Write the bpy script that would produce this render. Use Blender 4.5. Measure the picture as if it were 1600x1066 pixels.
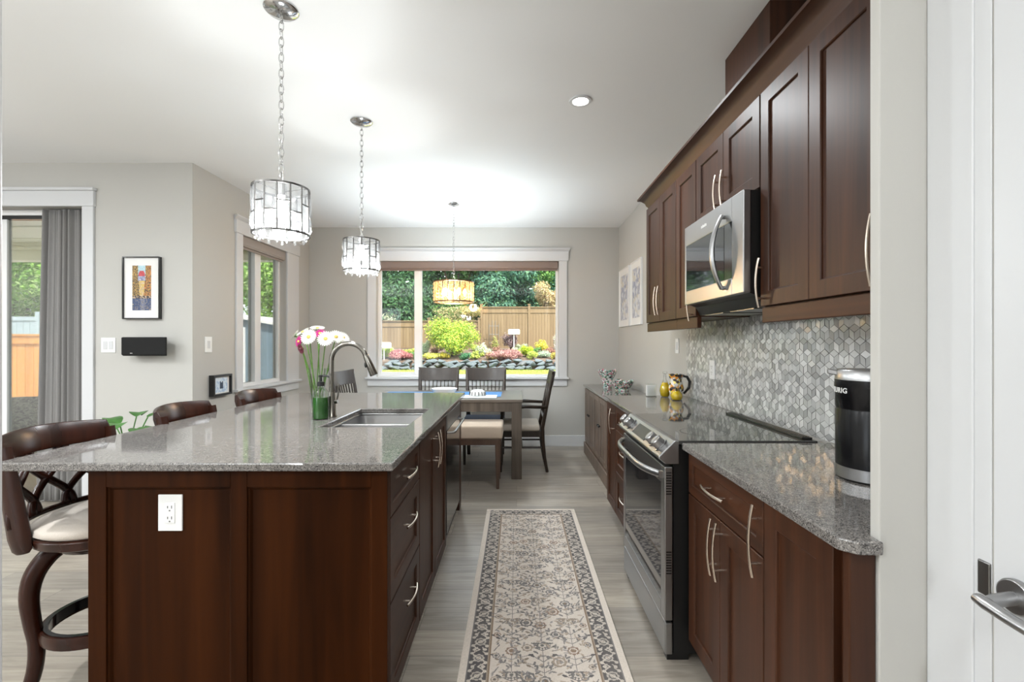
import bpy, bmesh, math, random
import numpy as np
from mathutils import Vector, Matrix
R = math.radians
PI = math.pi
random.seed(7)
rng = np.random.default_rng(11)
scene = bpy.context.scene
COL = scene.collection
for _o in list(bpy.data.objects):
    bpy.data.objects.remove(_o)

# ------------------------------------------------------------------ camera
cd = bpy.data.cameras.new('camera')
cam = bpy.data.objects.new('camera', cd)
COL.objects.link(cam)
cam.location = (0, 0, 1.33)
cam.rotation_euler = (R(90), 0, 0)
cd.sensor_width = 36
cd.sensor_fit = 'HORIZONTAL'
cd.lens = 36 * 730 / 1600
cd.shift_x = -7 / 1600
cd.shift_y = 2 / 1600
cd.clip_start = 0.02
scene.camera = cam

# ------------------------------------------------------------------ world, sun, exposure
w = bpy.data.worlds.new('sky')
scene.world = w
w.use_nodes = True
bg = w.node_tree.nodes['Background']
bg.inputs[0].default_value = (0.86, 0.93, 1.0, 1)
bg.inputs[1].default_value = 2.5
sd = bpy.data.lights.new('sun', 'SUN')
sd.energy = 7.5
sd.angle = R(0.8)
sd.color = (1.0, 0.93, 0.82)
sun = bpy.data.objects.new('sun', sd)
COL.objects.link(sun)
sun.location = (20, -20, 30)
sun.rotation_euler = Vector((-0.42, 0.55, -1.0)).to_track_quat('-Z', 'Y').to_euler()

vs = scene.view_settings
vs.view_transform = 'Standard'
vs.look = 'None'
vs.gamma = 1.0
vs.exposure = 0.70
vs.use_curve_mapping = False
LAMP_W = 28.0
scene.cycles.max_bounces = 10
scene.cycles.diffuse_bounces = 5
scene.cycles.glossy_bounces = 5
scene.cycles.transparent_max_bounces = 24
scene.cycles.caustics_reflective = False
scene.cycles.caustics_refractive = False
scene.cycles.sample_clamp_indirect = 4.0

# ------------------------------------------------------------------ materials
def new_mat(name):
    m = bpy.data.materials.new(name)
    m.use_nodes = True
    nt = m.node_tree
    return m, nt, nt.nodes['Principled BSDF']

def simple(name, col, rough=0.5, metal=0.0, coat=0.0, noise=0.0, nscale=20, bump=0.0, spec=0.5, trans=0.0, sheen=0.0):
    m, nt, b = new_mat(name)
    b.inputs['Base Color'].default_value = (*col, 1)
    b.inputs['Roughness'].default_value = rough
    b.inputs['Metallic'].default_value = metal
    b.inputs['Coat Weight'].default_value = coat
    b.inputs['Coat Roughness'].default_value = 0.1
    b.inputs['Specular IOR Level'].default_value = spec
    b.inputs['Transmission Weight'].default_value = trans
    if sheen:
        b.inputs['Sheen Weight'].default_value = sheen
    if noise or bump:
        tc = nt.nodes.new('ShaderNodeTexCoord')
        n = nt.nodes.new('ShaderNodeTexNoise')
        n.inputs['Scale'].default_value = nscale
        n.inputs['Detail'].default_value = 4
        nt.links.new(tc.outputs['Object'], n.inputs['Vector'])
        if noise:
            r = nt.nodes.new('ShaderNodeValToRGB')
            r.color_ramp.elements[0].position = 0.3
            r.color_ramp.elements[1].position = 0.7
            r.color_ramp.elements[0].color = (*[c * (1 - noise) for c in col], 1)
            r.color_ramp.elements[1].color = (*[min(1, c * (1 + noise)) for c in col], 1)
            nt.links.new(n.outputs['Fac'], r.inputs[0])
            nt.links.new(r.outputs[0], b.inputs['Base Color'])
        if bump:
            bp = nt.nodes.new('ShaderNodeBump')
            bp.inputs['Strength'].default_value = bump
            bp.inputs['Distance'].default_value = 0.002
            nt.links.new(n.outputs['Fac'], bp.inputs['Height'])
            nt.links.new(bp.outputs[0], b.inputs['Normal'])
    return m

def wood(name, dark, light, axis='z', rough=0.35, coat=0.25, scale=1.0, contrast=(0.3, 0.72), spec=0.5):
    m, nt, b = new_mat(name)
    tc = nt.nodes.new('ShaderNodeTexCoord')
    mp = nt.nodes.new('ShaderNodeMapping')
    s = {'x': (1.2, 26, 26), 'y': (26, 1.2, 26), 'z': (26, 26, 1.2)}[axis]
    mp.inputs['Scale'].default_value = [v * scale for v in s]
    n = nt.nodes.new('ShaderNodeTexNoise')
    n.inputs['Scale'].default_value = 1.0
    n.inputs['Detail'].default_value = 6
    n.inputs['Distortion'].default_value = 0.8
    n2 = nt.nodes.new('ShaderNodeTexNoise')
    n2.inputs['Scale'].default_value = 0.22
    n2.inputs['Detail'].default_value = 3
    n2.inputs['Distortion'].default_value = 1.5
    mx = nt.nodes.new('ShaderNodeMath')
    mx.operation = 'ADD'
    sc = nt.nodes.new('ShaderNodeMath')
    sc.operation = 'MULTIPLY'
    sc.inputs[1].default_value = 0.5
    r = nt.nodes.new('ShaderNodeValToRGB')
    r.color_ramp.elements[0].position = contrast[0]
    r.color_ramp.elements[1].position = contrast[1]
    r.color_ramp.elements[0].color = (*dark, 1)
    r.color_ramp.elements[1].color = (*light, 1)
    L = nt.links.new
    L(tc.outputs['Object'], mp.inputs[0])
    L(mp.outputs[0], n.inputs['Vector'])
    L(mp.outputs[0], n2.inputs['Vector'])
    L(n.outputs['Fac'], mx.inputs[0])
    L(n2.outputs['Fac'], mx.inputs[1])
    L(mx.outputs[0], sc.inputs[0])
    L(sc.outputs[0], r.inputs[0])
    L(r.outputs[0], b.inputs['Base Color'])
    b.inputs['Roughness'].default_value = rough
    b.inputs['Specular IOR Level'].default_value = spec
    b.inputs['Coat Weight'].default_value = coat
    b.inputs['Coat Roughness'].default_value = 0.18
    bp = nt.nodes.new('ShaderNodeBump')
    bp.inputs['Strength'].default_value = 0.08
    bp.inputs['Distance'].default_value = 0.001
    L(n.outputs['Fac'], bp.inputs['Height'])
    L(bp.outputs[0], b.inputs['Normal'])
    return m

def attr_mat(name, rough=0.6, sheen=0.0, trans=0.0, bump=0.0, bscale=400, spec=0.5):
    m, nt, b = new_mat(name)
    a = nt.nodes.new('ShaderNodeAttribute')
    a.attribute_name = 'Col'
    nt.links.new(a.outputs['Color'], b.inputs['Base Color'])
    b.inputs['Roughness'].default_value = rough
    b.inputs['Specular IOR Level'].default_value = spec
    if sheen:
        b.inputs['Sheen Weight'].default_value = sheen
    if trans:      # thin leaves let some light through
        t = nt.nodes.new('ShaderNodeBsdfTranslucent')
        nt.links.new(a.outputs['Color'], t.inputs['Color'])
        mx = nt.nodes.new('ShaderNodeMixShader')
        mx.inputs[0].default_value = trans
        nt.links.new(b.outputs[0], mx.inputs[1])
        nt.links.new(t.outputs[0], mx.inputs[2])
        nt.links.new(mx.outputs[0], nt.nodes['Material Output'].inputs[0])
    if bump:
        tc = nt.nodes.new('ShaderNodeTexCoord')
        n = nt.nodes.new('ShaderNodeTexNoise')
        n.inputs['Scale'].default_value = bscale
        nt.links.new(tc.outputs['Object'], n.inputs['Vector'])
        bp = nt.nodes.new('ShaderNodeBump')
        bp.inputs['Strength'].default_value = bump
        bp.inputs['Distance'].default_value = 0.002
        nt.links.new(n.outputs['Fac'], bp.inputs['Height'])
        nt.links.new(bp.outputs[0], b.inputs['Normal'])
    return m

def thin_glass(name, tint=(1, 1, 1), refl=1.0, base=0.0, rough=0.0):
    m = bpy.data.materials.new(name)
    m.use_nodes = True
    nt = m.node_tree
    nt.nodes.remove(nt.nodes['Principled BSDF'])
    out = nt.nodes['Material Output']
    tr = nt.nodes.new('ShaderNodeBsdfTransparent')
    tr.inputs[0].default_value = (*tint, 1)
    gl = nt.nodes.new('ShaderNodeBsdfGlossy')
    gl.inputs['Roughness'].default_value = rough
    lw = nt.nodes.new('ShaderNodeFresnel')
    lw.inputs[0].default_value = 1.45
    mu = nt.nodes.new('ShaderNodeMath')
    mu.operation = 'MULTIPLY_ADD'
    mu.inputs[1].default_value = refl
    mu.inputs[2].default_value = base
    mx = nt.nodes.new('ShaderNodeMixShader')
    nt.links.new(lw.outputs[0], mu.inputs[0])
    nt.links.new(mu.outputs[0], mx.inputs[0])
    nt.links.new(tr.outputs[0], mx.inputs[1])
    nt.links.new(gl.outputs[0], mx.inputs[2])
    nt.links.new(mx.outputs[0], out.inputs[0])
    return m

def frosted(name, col, haze, refl):
    """cut crystal: part clear, part milky so that the lamp inside lights it up"""
    m = bpy.data.materials.new(name)
    m.use_nodes = True
    nt = m.node_tree
    nt.nodes.remove(nt.nodes['Principled BSDF'])
    L = nt.links.new
    tr = nt.nodes.new('ShaderNodeBsdfTransparent')
    tr.inputs[0].default_value = (*col, 1)
    tl = nt.nodes.new('ShaderNodeBsdfTranslucent')
    tl.inputs[0].default_value = (*col, 1)
    df = nt.nodes.new('ShaderNodeBsdfDiffuse')
    df.inputs[0].default_value = (*col, 1)
    gl = nt.nodes.new('ShaderNodeBsdfGlossy')
    gl.inputs['Roughness'].default_value = 0.06
    tc = nt.nodes.new('ShaderNodeTexCoord')
    n = nt.nodes.new('ShaderNodeTexNoise')
    n.inputs['Scale'].default_value = 45
    n.inputs['Detail'].default_value = 3
    r = nt.nodes.new('ShaderNodeMapRange')
    r.inputs[1].default_value = 0.3
    r.inputs[2].default_value = 0.7
    r.inputs[3].default_value = haze * 0.4
    r.inputs[4].default_value = min(1.0, haze * 1.6)
    L(tc.outputs['Object'], n.inputs['Vector'])
    L(n.outputs['Fac'], r.inputs[0])
    a = nt.nodes.new('ShaderNodeMixShader')
    a.inputs[0].default_value = 0.4
    L(tl.outputs[0], a.inputs[1])
    L(df.outputs[0], a.inputs[2])
    b = nt.nodes.new('ShaderNodeMixShader')
    L(r.outputs[0], b.inputs[0])
    L(tr.outputs[0], b.inputs[1])
    L(a.outputs[0], b.inputs[2])
    c = nt.nodes.new('ShaderNodeMixShader')
    c.inputs[0].default_value = refl
    L(b.outputs[0], c.inputs[1])
    L(gl.outputs[0], c.inputs[2])
    L(c.outputs[0], nt.nodes['Material Output'].inputs[0])
    return m

def emit(name, col, s):
    m, nt, b = new_mat(name)
    b.inputs['Base Color'].default_value = (*col, 1)
    b.inputs['Emission Color'].default_value = (*col, 1)
    b.inputs['Emission Strength'].default_value = s
    return m

def granite(name, rough=0.06, k=1.0):
    m, nt, b = new_mat(name)
    L = nt.links.new
    tc = nt.nodes.new('ShaderNodeTexCoord')
    v = nt.nodes.new('ShaderNodeTexVoronoi')
    v.inputs['Scale'].default_value = 400
    sep = nt.nodes.new('ShaderNodeSeparateColor')
    r = nt.nodes.new('ShaderNodeValToRGB')
    r.color_ramp.interpolation = 'CONSTANT'
    e = r.color_ramp.elements
    e[0].position = 0.0
    e[0].color = (0.05, 0.046, 0.043, 1)
    e[1].position = 0.14
    e[1].color = (0.12, 0.112, 0.107, 1)
    for p, c in ((0.38, (0.165, 0.152, 0.142)), (0.66, (0.21, 0.194, 0.180)), (0.92, (0.30, 0.28, 0.26))):
        x = e.new(p)
        x.color = (*c, 1)
    n = nt.nodes.new('ShaderNodeTexNoise')
    n.inputs['Scale'].default_value = 60
    n.inputs['Detail'].default_value = 5
    hs = nt.nodes.new('ShaderNodeMixRGB')
    hs.blend_type = 'OVERLAY'
    hs.inputs[0].default_value = 0.5
    L(tc.outputs['Object'], v.inputs['Vector'])
    L(tc.outputs['Object'], n.inputs['Vector'])
    L(v.outputs['Color'], sep.inputs[0])
    L(sep.outputs[0], r.inputs[0])
    L(r.outputs[0], hs.inputs[1])
    L(n.outputs['Fac'], hs.inputs[2])
    L(hs.outputs[0], b.inputs['Base Color'])
    b.inputs['Roughness'].default_value = rough
    b.inputs['Specular IOR Level'].default_value = 0.6
    return m

def floor_mat():
    m, nt, b = new_mat('grey_planks')
    L = nt.links.new
    tc = nt.nodes.new('ShaderNodeTexCoord')
    br = nt.nodes.new('ShaderNodeTexBrick')
    br.inputs['Scale'].default_value = 1.0
    br.inputs['Brick Width'].default_value = 1.22
    br.inputs['Row Height'].default_value = 0.18
    br.inputs['Mortar Size'].default_value = 0.0015
    br.inputs['Mortar Smooth'].default_value = 0.3
    br.inputs['Bias'].default_value = 0.0
    br.offset = 0.37
    br.inputs['Color1'].default_value = (0.0, 0.0, 0.0, 1)
    br.inputs['Color2'].default_value = (1, 1, 1, 1)
    br.inputs['Mortar'].default_value = (0.2, 0.2, 0.2, 1)
    mp = nt.nodes.new('ShaderNodeMapping')
    mp.inputs['Scale'].default_value = (1.6, 22, 1)
    n = nt.nodes.new('ShaderNodeTexNoise')
    n.inputs['Scale'].default_value = 1.6
    n.inputs['Detail'].default_value = 8
    n.inputs['Roughness'].default_value = 0.6
    n.inputs['Distortion'].default_value = 0.9
    r = nt.nodes.new('ShaderNodeValToRGB')
    e = r.color_ramp.elements
    e[0].position = 0.28
    e[0].color = (0.225, 0.196, 0.163, 1)
    e[1].position = 0.72
    e[1].color = (0.41, 0.365, 0.31, 1)
    x = e.new(0.5)
    x.color = (0.32, 0.283, 0.238, 1)
    ad = nt.nodes.new('ShaderNodeMixRGB')
    ad.blend_type = 'MULTIPLY'
    ad.inputs[0].default_value = 1.0
    r2 = nt.nodes.new('ShaderNodeValToRGB')
    r2.color_ramp.elements[0].color = (0.78, 0.78, 0.79, 1)
    r2.color_ramp.elements[1].color = (1.08, 1.06, 1.03, 1)
    mo = nt.nodes.new('ShaderNodeMixRGB')
    mo.inputs[2].default_value = (0.12, 0.11, 0.10, 1)
    L(tc.outputs['Object'], br.inputs['Vector'])
    L(tc.outputs['Object'], mp.inputs[0])
    of = nt.nodes.new('ShaderNodeVectorMath')
    of.operation = 'MULTIPLY_ADD'
    of.inputs[1].default_value = (7.0, 3.0, 5.0)
    L(br.outputs['Color'], of.inputs[0])
    L(mp.outputs[0], of.inputs[2])
    L(of.outputs[0], n.inputs['Vector'])
    L(n.outputs['Fac'], r.inputs[0])
    L(br.outputs['Color'], r2.inputs[0])
    L(r.outputs[0], ad.inputs[1])
    L(r2.outputs[0], ad.inputs[2])
    L(ad.outputs[0], mo.inputs[1])
    L(br.outputs['Fac'], mo.inputs[0])
    L(mo.outputs[0], b.inputs['Base Color'])
    b.inputs['Roughness'].default_value = 0.34
    bp = nt.nodes.new('ShaderNodeBump')
    bp.inputs['Strength'].default_value = 0.12
    bp.inputs['Distance'].default_value = 0.002
    L(n.outputs['Fac'], bp.inputs['Height'])
    L(bp.outputs[0], b.inputs['Normal'])
    return m

def cells(name, cols, scale=60, rough=0.15, gap=None, trans=0.0):
    m, nt, b = new_mat(name)
    L = nt.links.new
    tc = nt.nodes.new('ShaderNodeTexCoord')
    v = nt.nodes.new('ShaderNodeTexVoronoi')
    v.inputs['Scale'].default_value = scale
    sep = nt.nodes.new('ShaderNodeSeparateColor')
    r = nt.nodes.new('ShaderNodeValToRGB')
    r.color_ramp.interpolation = 'CONSTANT'
    e = r.color_ramp.elements
    e[0].color = (*cols[0], 1)
    e[1].position = 1 / len(cols)
    e[1].color = (*cols[1], 1)
    for i, c in enumerate(cols[2:], 2):
        x = e.new(i / len(cols))
        x.color = (*c, 1)
    L(tc.outputs['Object'], v.inputs['Vector'])
    L(v.outputs['Color'], sep.inputs[0])
    L(sep.outputs[0], r.inputs[0])
    L(r.outputs[0], b.inputs['Base Color'])
    b.inputs['Roughness'].default_value = rough
    b.inputs['Transmission Weight'].default_value = trans
    return m

M = {}
M['wall'] = simple('wall_paint', (0.50, 0.488, 0.458), 0.6, bump=0.05, nscale=300)
M['ceiling'] = simple('ceiling_paint', (0.82, 0.82, 0.815), 0.9, bump=0.06, nscale=160)
M['trim'] = simple('white_trim', (0.63, 0.635, 0.645), 0.4)
M['vinyl'] = simple('white_vinyl', (0.82, 0.82, 0.82), 0.3)
M['floor'] = floor_mat()
M['wood'] = wood('cherry_vertical', (0.017, 0.0062, 0.0031), (0.078, 0.0265, 0.0108), 'z', 0.42, 0.0, spec=0.26)
M['wood_y'] = wood('cherry_lengthwise', (0.017, 0.0062, 0.0031), (0.078, 0.0265, 0.0108), 'y', 0.42, 0.0, spec=0.26)
M['wood_x'] = wood('cherry_crosswise', (0.017, 0.0062, 0.0031), (0.078, 0.0265, 0.0108), 'x', 0.42, 0.0, spec=0.26)
M['panelwood'] = wood('cherry_panel', (0.010, 0.0028, 0.0006), (0.050, 0.0135, 0.0028), 'z', 0.42, 0.0, 0.7, spec=0.06)
M['pine'] = wood('sideboard_wood', (0.075, 0.046, 0.031), (0.19, 0.13, 0.095), 'z', 0.45, 0.1)
M['stool'] = wood('stool_wood', (0.011, 0.0034, 0.0021), (0.040, 0.0105, 0.0048), 'z', 0.27, 0.05, spec=0.28)
M['chairwood'] = wood('chair_wood', (0.014, 0.009, 0.0065), (0.042, 0.028, 0.020), 'z', 0.36, 0.1, spec=0.4)
M['tablewood'] = wood('table_wood', (0.045, 0.034, 0.026), (0.15, 0.118, 0.092), 'z', 0.42, 0.1)
M['tabletop'] = wood('tabletop_wood', (0.075, 0.06, 0.048), (0.19, 0.155, 0.125), 'x', 0.3, 0.2)
M['benchwood'] = wood('bench_wood', (0.06, 0.032, 0.022), (0.14, 0.085, 0.06), 'z', 0.35, 0.2)
M['granite'] = granite('speckled_granite')
M['steel'] = simple('stainless_steel', (0.37, 0.368, 0.37), 0.34, 1.0)
M['steel_dark'] = simple('dark_stainless', (0.22, 0.215, 0.21), 0.3, 1.0)
M['chrome'] = simple('chrome', (0.62, 0.62, 0.62), 0.12, 1.0)
M['nickel'] = simple('brushed_nickel', (0.72, 0.62, 0.53), 0.27, 1.0)
M['faucet'] = simple('faucet_steel', (0.24, 0.225, 0.20), 0.2, 1.0)
M['black'] = simple('black_plastic', (0.008, 0.008, 0.008), 0.35)
M['blackgloss'] = simple('black_gloss', (0.006, 0.006, 0.007), 0.1, coat=0.5)
M['carafe_black'] = simple('carafe_black', (0.005, 0.005, 0.006), 0.22, spec=0.3)
M['ovenglass'] = simple('oven_glass', (0.012, 0.012, 0.014), 0.04, spec=0.8)
M['cooktop'] = simple('cooktop_glass', (0.05, 0.048, 0.047), 0.035, spec=0.9)
M['white'] = simple('white_plastic', (0.82, 0.82, 0.81), 0.35)
M['offslot'] = simple('socket_slot', (0.12, 0.12, 0.12), 0.5)
M['ceramic'] = simple('white_ceramic', (0.80, 0.79, 0.77), 0.15)
M['pane'] = thin_glass('window_pane', (0.97, 0.985, 0.98), 0.75)
M['glass'] = thin_glass('clear_glass', (0.975, 0.985, 0.98), 0.55, 0.02, 0.01)
M['crystal'] = frosted('crystal', (0.95, 0.955, 0.96), 0.012, 0.10)
M['amber'] = frosted('amber_crystal', (0.92, 0.68, 0.42), 0.06, 0.10)
M['green'] = simple('green_soap', (0.018, 0.12, 0.010), 0.08, coat=0.6)
M['bulb'] = emit('lamp_glow', (1.0, 0.97, 0.93), 9)
M['warmbulb'] = emit('warm_lamp_glow', (1.0, 0.80, 0.52), 10)
M['lens'] = emit('downlight_glow', (1.0, 0.97, 0.92), 9)
M['curtain'] = simple('grey_curtain', (0.20, 0.193, 0.188), 0.75, noise=0.08, nscale=250, sheen=0.3)
M['blind'] = simple('taupe_blind', (0.24, 0.185, 0.165), 0.7, noise=0.06, nscale=120)
M['blind_pale'] = simple('pale_taupe_blind', (0.34, 0.30, 0.275), 0.7, noise=0.05, nscale=120)
M['cream'] = simple('cream_upholstery', (0.52, 0.46, 0.40), 0.85, noise=0.07, nscale=300, bump=0.3, sheen=0.3)
M['beige'] = simple('beige_bench_fabric', (0.50, 0.40, 0.31), 0.85, noise=0.1, nscale=260, bump=0.3, sheen=0.2)
M['linen'] = simple('light_linen', (0.56, 0.50, 0.43), 0.85, noise=0.08, nscale=260, bump=0.3)
M['bluefabric'] = simple('blue_seat_fabric', (0.16, 0.20, 0.30), 0.8, noise=0.12, nscale=260, bump=0.3)
M['runner'] = simple('blue_runner', (0.05, 0.17, 0.38), 0.8, noise=0.2, nscale=120)
M['runner_white'] = simple('white_runner_band', (0.70, 0.76, 0.80), 0.8, noise=0.1, nscale=100)
M['leaf'] = attr_mat('leaves', 0.55, trans=0.35, spec=0.3)
M['petal'] = attr_mat('petals', 0.55, trans=0.25)
M['rugmat'] = attr_mat('woven_rug', 0.95, sheen=0.2, bump=0.5, bscale=500, spec=0.1)
M['paintmat'] = attr_mat('painted_print', 0.5)
M['tilemat'] = attr_mat('marble_tiles', 0.18, spec=0.7)
M['grout'] = simple('dark_grout', (0.16, 0.155, 0.15), 0.8)
M['stem'] = simple('green_stem', (0.10, 0.21, 0.035), 0.5, noise=0.2, nscale=60)
M['plantleaf'] = simple('houseplant_leaf', (0.045, 0.15, 0.025), 0.4, noise=0.3, nscale=30)
M['bark'] = simple('bark', (0.10, 0.065, 0.04), 0.9, noise=0.4, nscale=12, bump=0.5)
M['cedar'] = wood('weathered_cedar', (0.135, 0.088, 0.045), (0.25, 0.175, 0.095), 'z', 0.8, 0.0, 0.35)
M['orange_cedar'] = wood('orange_cedar', (0.42, 0.165, 0.035), (0.68, 0.31, 0.075), 'z', 0.6, 0.0, 0.3)
M['greyfence'] = simple('grey_vinyl_fence', (0.36, 0.43, 0.47), 0.5, noise=0.05, nscale=3)
M['deck'] = simple('grey_deck', (0.62, 0.62, 0.63), 0.7, noise=0.1, nscale=10)
M['soffit'] = simple('cream_soffit', (0.86, 0.82, 0.60), 0.6)
M['soil'] = simple('dark_soil', (0.11, 0.075, 0.055), 0.95, noise=0.4, nscale=6, bump=0.6)
M['lawn'] = simple('lawn_green', (0.30, 0.33, 0.09), 0.9, noise=0.25, nscale=3)
M['unseen_ground'] = simple('unseen_ground_grey', (0.22, 0.215, 0.21), 0.9, noise=0.1, nscale=2)
M['rock'] = simple('field_stone', (0.095, 0.115, 0.13), 0.85, noise=0.4, nscale=5, bump=0.6)
M['darkrock'] = simple('dark_stone', (0.08, 0.085, 0.09), 0.8, noise=0.3, nscale=5, bump=0.6)
M['shed'] = simple('blue_shed', (0.16, 0.235, 0.29), 0.6, noise=0.05, nscale=4)
M['wicker'] = cells('woven_wicker', [(0.10, 0.09, 0.08), (0.28, 0.25, 0.21), (0.42, 0.38, 0.33)], 90, 0.7)
M['millefiori'] = cells('millefiori_glass', [(0.75, 0.78, 0.76), (0.03, 0.05, 0.05), (0.55, 0.18, 0.25), (0.16, 0.34, 0.22), (0.8, 0.8, 0.78), (0.30, 0.44, 0.42), (0.45, 0.40, 0.30)], 75, 0.08)
M['pitcher'] = cells('painted_pitcher', [(0.75, 0.72, 0.66), (0.02, 0.02, 0.02), (0.72, 0.30, 0.05), (0.8, 0.62, 0.08), (0.7, 0.68, 0.62), (0.08, 0.06, 0.05)], 55, 0.15)
M['oil'] = simple('yellow_oil', (0.72, 0.50, 0.01), 0.08, coat=0.6)
M['abstract'] = cells('grey_blue_abstract', [(0.42, 0.43, 0.50), (0.60, 0.61, 0.65), (0.70, 0.70, 0.70), (0.30, 0.32, 0.42), (0.62, 0.58, 0.50)], 22, 0.3)
M['mat_board'] = simple('picture_mat', (0.80, 0.79, 0.77), 0.6)
M['screen'] = cells('pale_blue_print', [(0.42, 0.55, 0.72), (0.62, 0.72, 0.82), (0.70, 0.78, 0.86)], 55, 0.3)
M['navy'] = simple('navy_print', (0.03, 0.05, 0.09), 0.5)
M['lampwhite'] = simple('garden_lamp_white', (0.85, 0.85, 0.83), 0.4)

# ------------------------------------------------------------------ mesh helpers
def box(bm, x0, x1, y0, y1, z0, z1):
    if x0 > x1: x0, x1 = x1, x0
    if y0 > y1: y0, y1 = y1, y0
    if z0 > z1: z0, z1 = z1, z0
    v = [bm.verts.new(p) for p in ((x0, y0, z0), (x1, y0, z0), (x1, y1, z0), (x0, y1, z0),
                                   (x0, y0, z1), (x1, y0, z1), (x1, y1, z1), (x0, y1, z1))]
    for f in ((3, 2, 1, 0), (4, 5, 6, 7), (0, 1, 5, 4), (1, 2, 6, 5), (2, 3, 7, 6), (3, 0, 4, 7)):
        bm.faces.new([v[i] for i in f])
    return v

def bx(*a):
    bm = bmesh.new()
    box(bm, *a)
    return bm

def frame_at(d):
    d = d.normalized()
    up = Vector((0, 0, 1)) if abs(d.z) < 0.95 else Vector((1, 0, 0))
    a = d.cross(up).normalized()
    return a, a.cross(d).normalized()

def tube(bm, pts, r, seg=10, closed=False, sx=1.0, sy=1.0, caps=True):
    pts = [Vector(p) for p in pts]
    n = len(pts)
    rs = r if isinstance(r, (list, tuple)) else [r] * n
    rings = []
    prev = None
    for i, p in enumerate(pts):
        if closed:
            d = pts[(i + 1) % n] - pts[i - 1]
        else:
            d = pts[min(i + 1, n - 1)] - pts[max(i - 1, 0)]
        if d.length < 1e-9:
            d = Vector((0, 0, 1))
        d.normalize()
        if prev is None:
            a, b = frame_at(d)
        else:
            a = (prev - d * prev.dot(d))
            if a.length < 1e-6:
                a, b = frame_at(d)
            a.normalize()
            b = a.cross(d).normalized()
        prev = a
        rings.append([bm.verts.new(p + (a * math.cos(2 * PI * k / seg) * sx + b * math.sin(2 * PI * k / seg) * sy) * rs[i]) for k in range(seg)])
    m = n if closed else n - 1
    for i in range(m):
        A, B = rings[i], rings[(i + 1) % n]
        for k in range(seg):
            bm.faces.new((A[k], A[(k + 1) % seg], B[(k + 1) % seg], B[k]))
    if caps and not closed:
        bm.faces.new(rings[0][::-1])
        bm.faces.new(rings[-1])

def cyl(bm, p0, p1, r0, r1=None, seg=20):
    tube(bm, [p0, p1], [r0, r0 if r1 is None else r1], seg)

def lathe(bm, prof, c=(0, 0, 0), seg=32, close=False):
    c = Vector(c)
    rings = []
    for r, z in prof:
        if r < 1e-6:
            rings.append([bm.verts.new(c + Vector((0, 0, z)))])
        else:
            rings.append([bm.verts.new(c + Vector((r * math.cos(2 * PI * k / seg), r * math.sin(2 * PI * k / seg), z))) for k in range(seg)])
    for A, B in zip(rings, rings[1:]):
        for k in range(seg):
            a = [A[k % len(A)], A[(k + 1) % len(A)]] if len(A) > 1 else [A[0]]
            b = [B[(k + 1) % len(B)], B[k % len(B)]] if len(B) > 1 else [B[0]]
            if len(a) + len(b) > 2:
                bm.faces.new(a + b)

def prism(bm, poly, f0, f1):
    """poly: list of 2D points; f0/f1 map (u,v) to 3D for both ends"""
    A = [bm.verts.new(f0(*p)) for p in poly]
    B = [bm.verts.new(f1(*p)) for p in poly]
    n = len(poly)
    bm.faces.new(A[::-1])
    bm.faces.new(B)
    for i in range(n):
        bm.faces.new((A[i], A[(i + 1) % n], B[(i + 1) % n], B[i]))

def prism_y(poly, y0, y1):
    bm = bmesh.new()
    prism(bm, poly, lambda u, v: (u, y0, v), lambda u, v: (u, y1, v))
    return bm

def ball(bm, c, rx, ry=None, rz=None, seg=14, rings=9):
    ry = rx if ry is None else ry
    rz = rx if rz is None else rz
    bmesh.ops.create_uvsphere(bm, u_segments=seg, v_segments=rings, radius=1.0,
                              matrix=Matrix.Translation(c) @ Matrix.Diagonal((rx, ry, rz, 1)))

def obj(name, bm, mat, parent=None, smooth=False, bevel=0.0, world=False, seg=2, solid=0.0, subsurf=0):
    if world and parent is not None:
        inv = parent.matrix_basis.inverted()
        bmesh.ops.transform(bm, matrix=inv, verts=bm.verts)
    bmesh.ops.recalc_face_normals(bm, faces=bm.faces)
    me = bpy.data.meshes.new(name)
    bm.to_mesh(me)
    bm.free()
    mats = mat if isinstance(mat, (list, tuple)) else [mat]
    for m in mats:
        me.materials.append(M[m] if isinstance(m, str) else m)
    if smooth:
        for p in me.polygons:
            p.use_smooth = True
        if smooth == 'auto':
            try:
                me.set_sharp_from_angle(angle=R(40))
            except Exception:
                pass
    o = bpy.data.objects.new(name, me)
    COL.objects.link(o)
    if parent is not None:
        o.parent = parent
    if solid:
        s = o.modifiers.new('solid', 'SOLIDIFY')
        s.thickness = solid
        s.offset = 0
    if bevel:
        b = o.modifiers.new('bevel', 'BEVEL')
        b.width = bevel
        b.segments = seg
        b.limit_method = 'ANGLE'
        b.angle_limit = R(40)
    if subsurf:
        s = o.modifiers.new('sub', 'SUBSURF')
        s.levels = subsurf
        s.render_levels = subsurf
    return o

def thing(name, label, cat, loc=(0, 0, 0), rz=0.0, group=None):
    o = bpy.data.objects.new(name, None)
    o.empty_display_size = 0.1
    COL.objects.link(o)
    o.location = loc
    o.rotation_euler = (0, 0, rz)
    o.matrix_basis = Matrix.Translation(loc) @ Matrix.Rotation(rz, 4, 'Z')
    o['label'] = label
    o['category'] = cat
    if group:
        o['group'] = group
    return o

def tag(o, label, cat, group=None):
    o['label'] = label
    o['category'] = cat
    if group:
        o['group'] = group
    return o

def struct(name, bm, mat, **k):
    o = obj(name, bm, mat, **k)
    if o.parent is None:
        o['kind'] = 'structure'
    return o

def sroot(name, loc=(0, 0, 0)):
    o = bpy.data.objects.new(name, None)
    COL.objects.link(o)
    o.location = loc
    o.matrix_basis = Matrix.Translation(loc)
    o['kind'] = 'structure'
    return o

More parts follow.
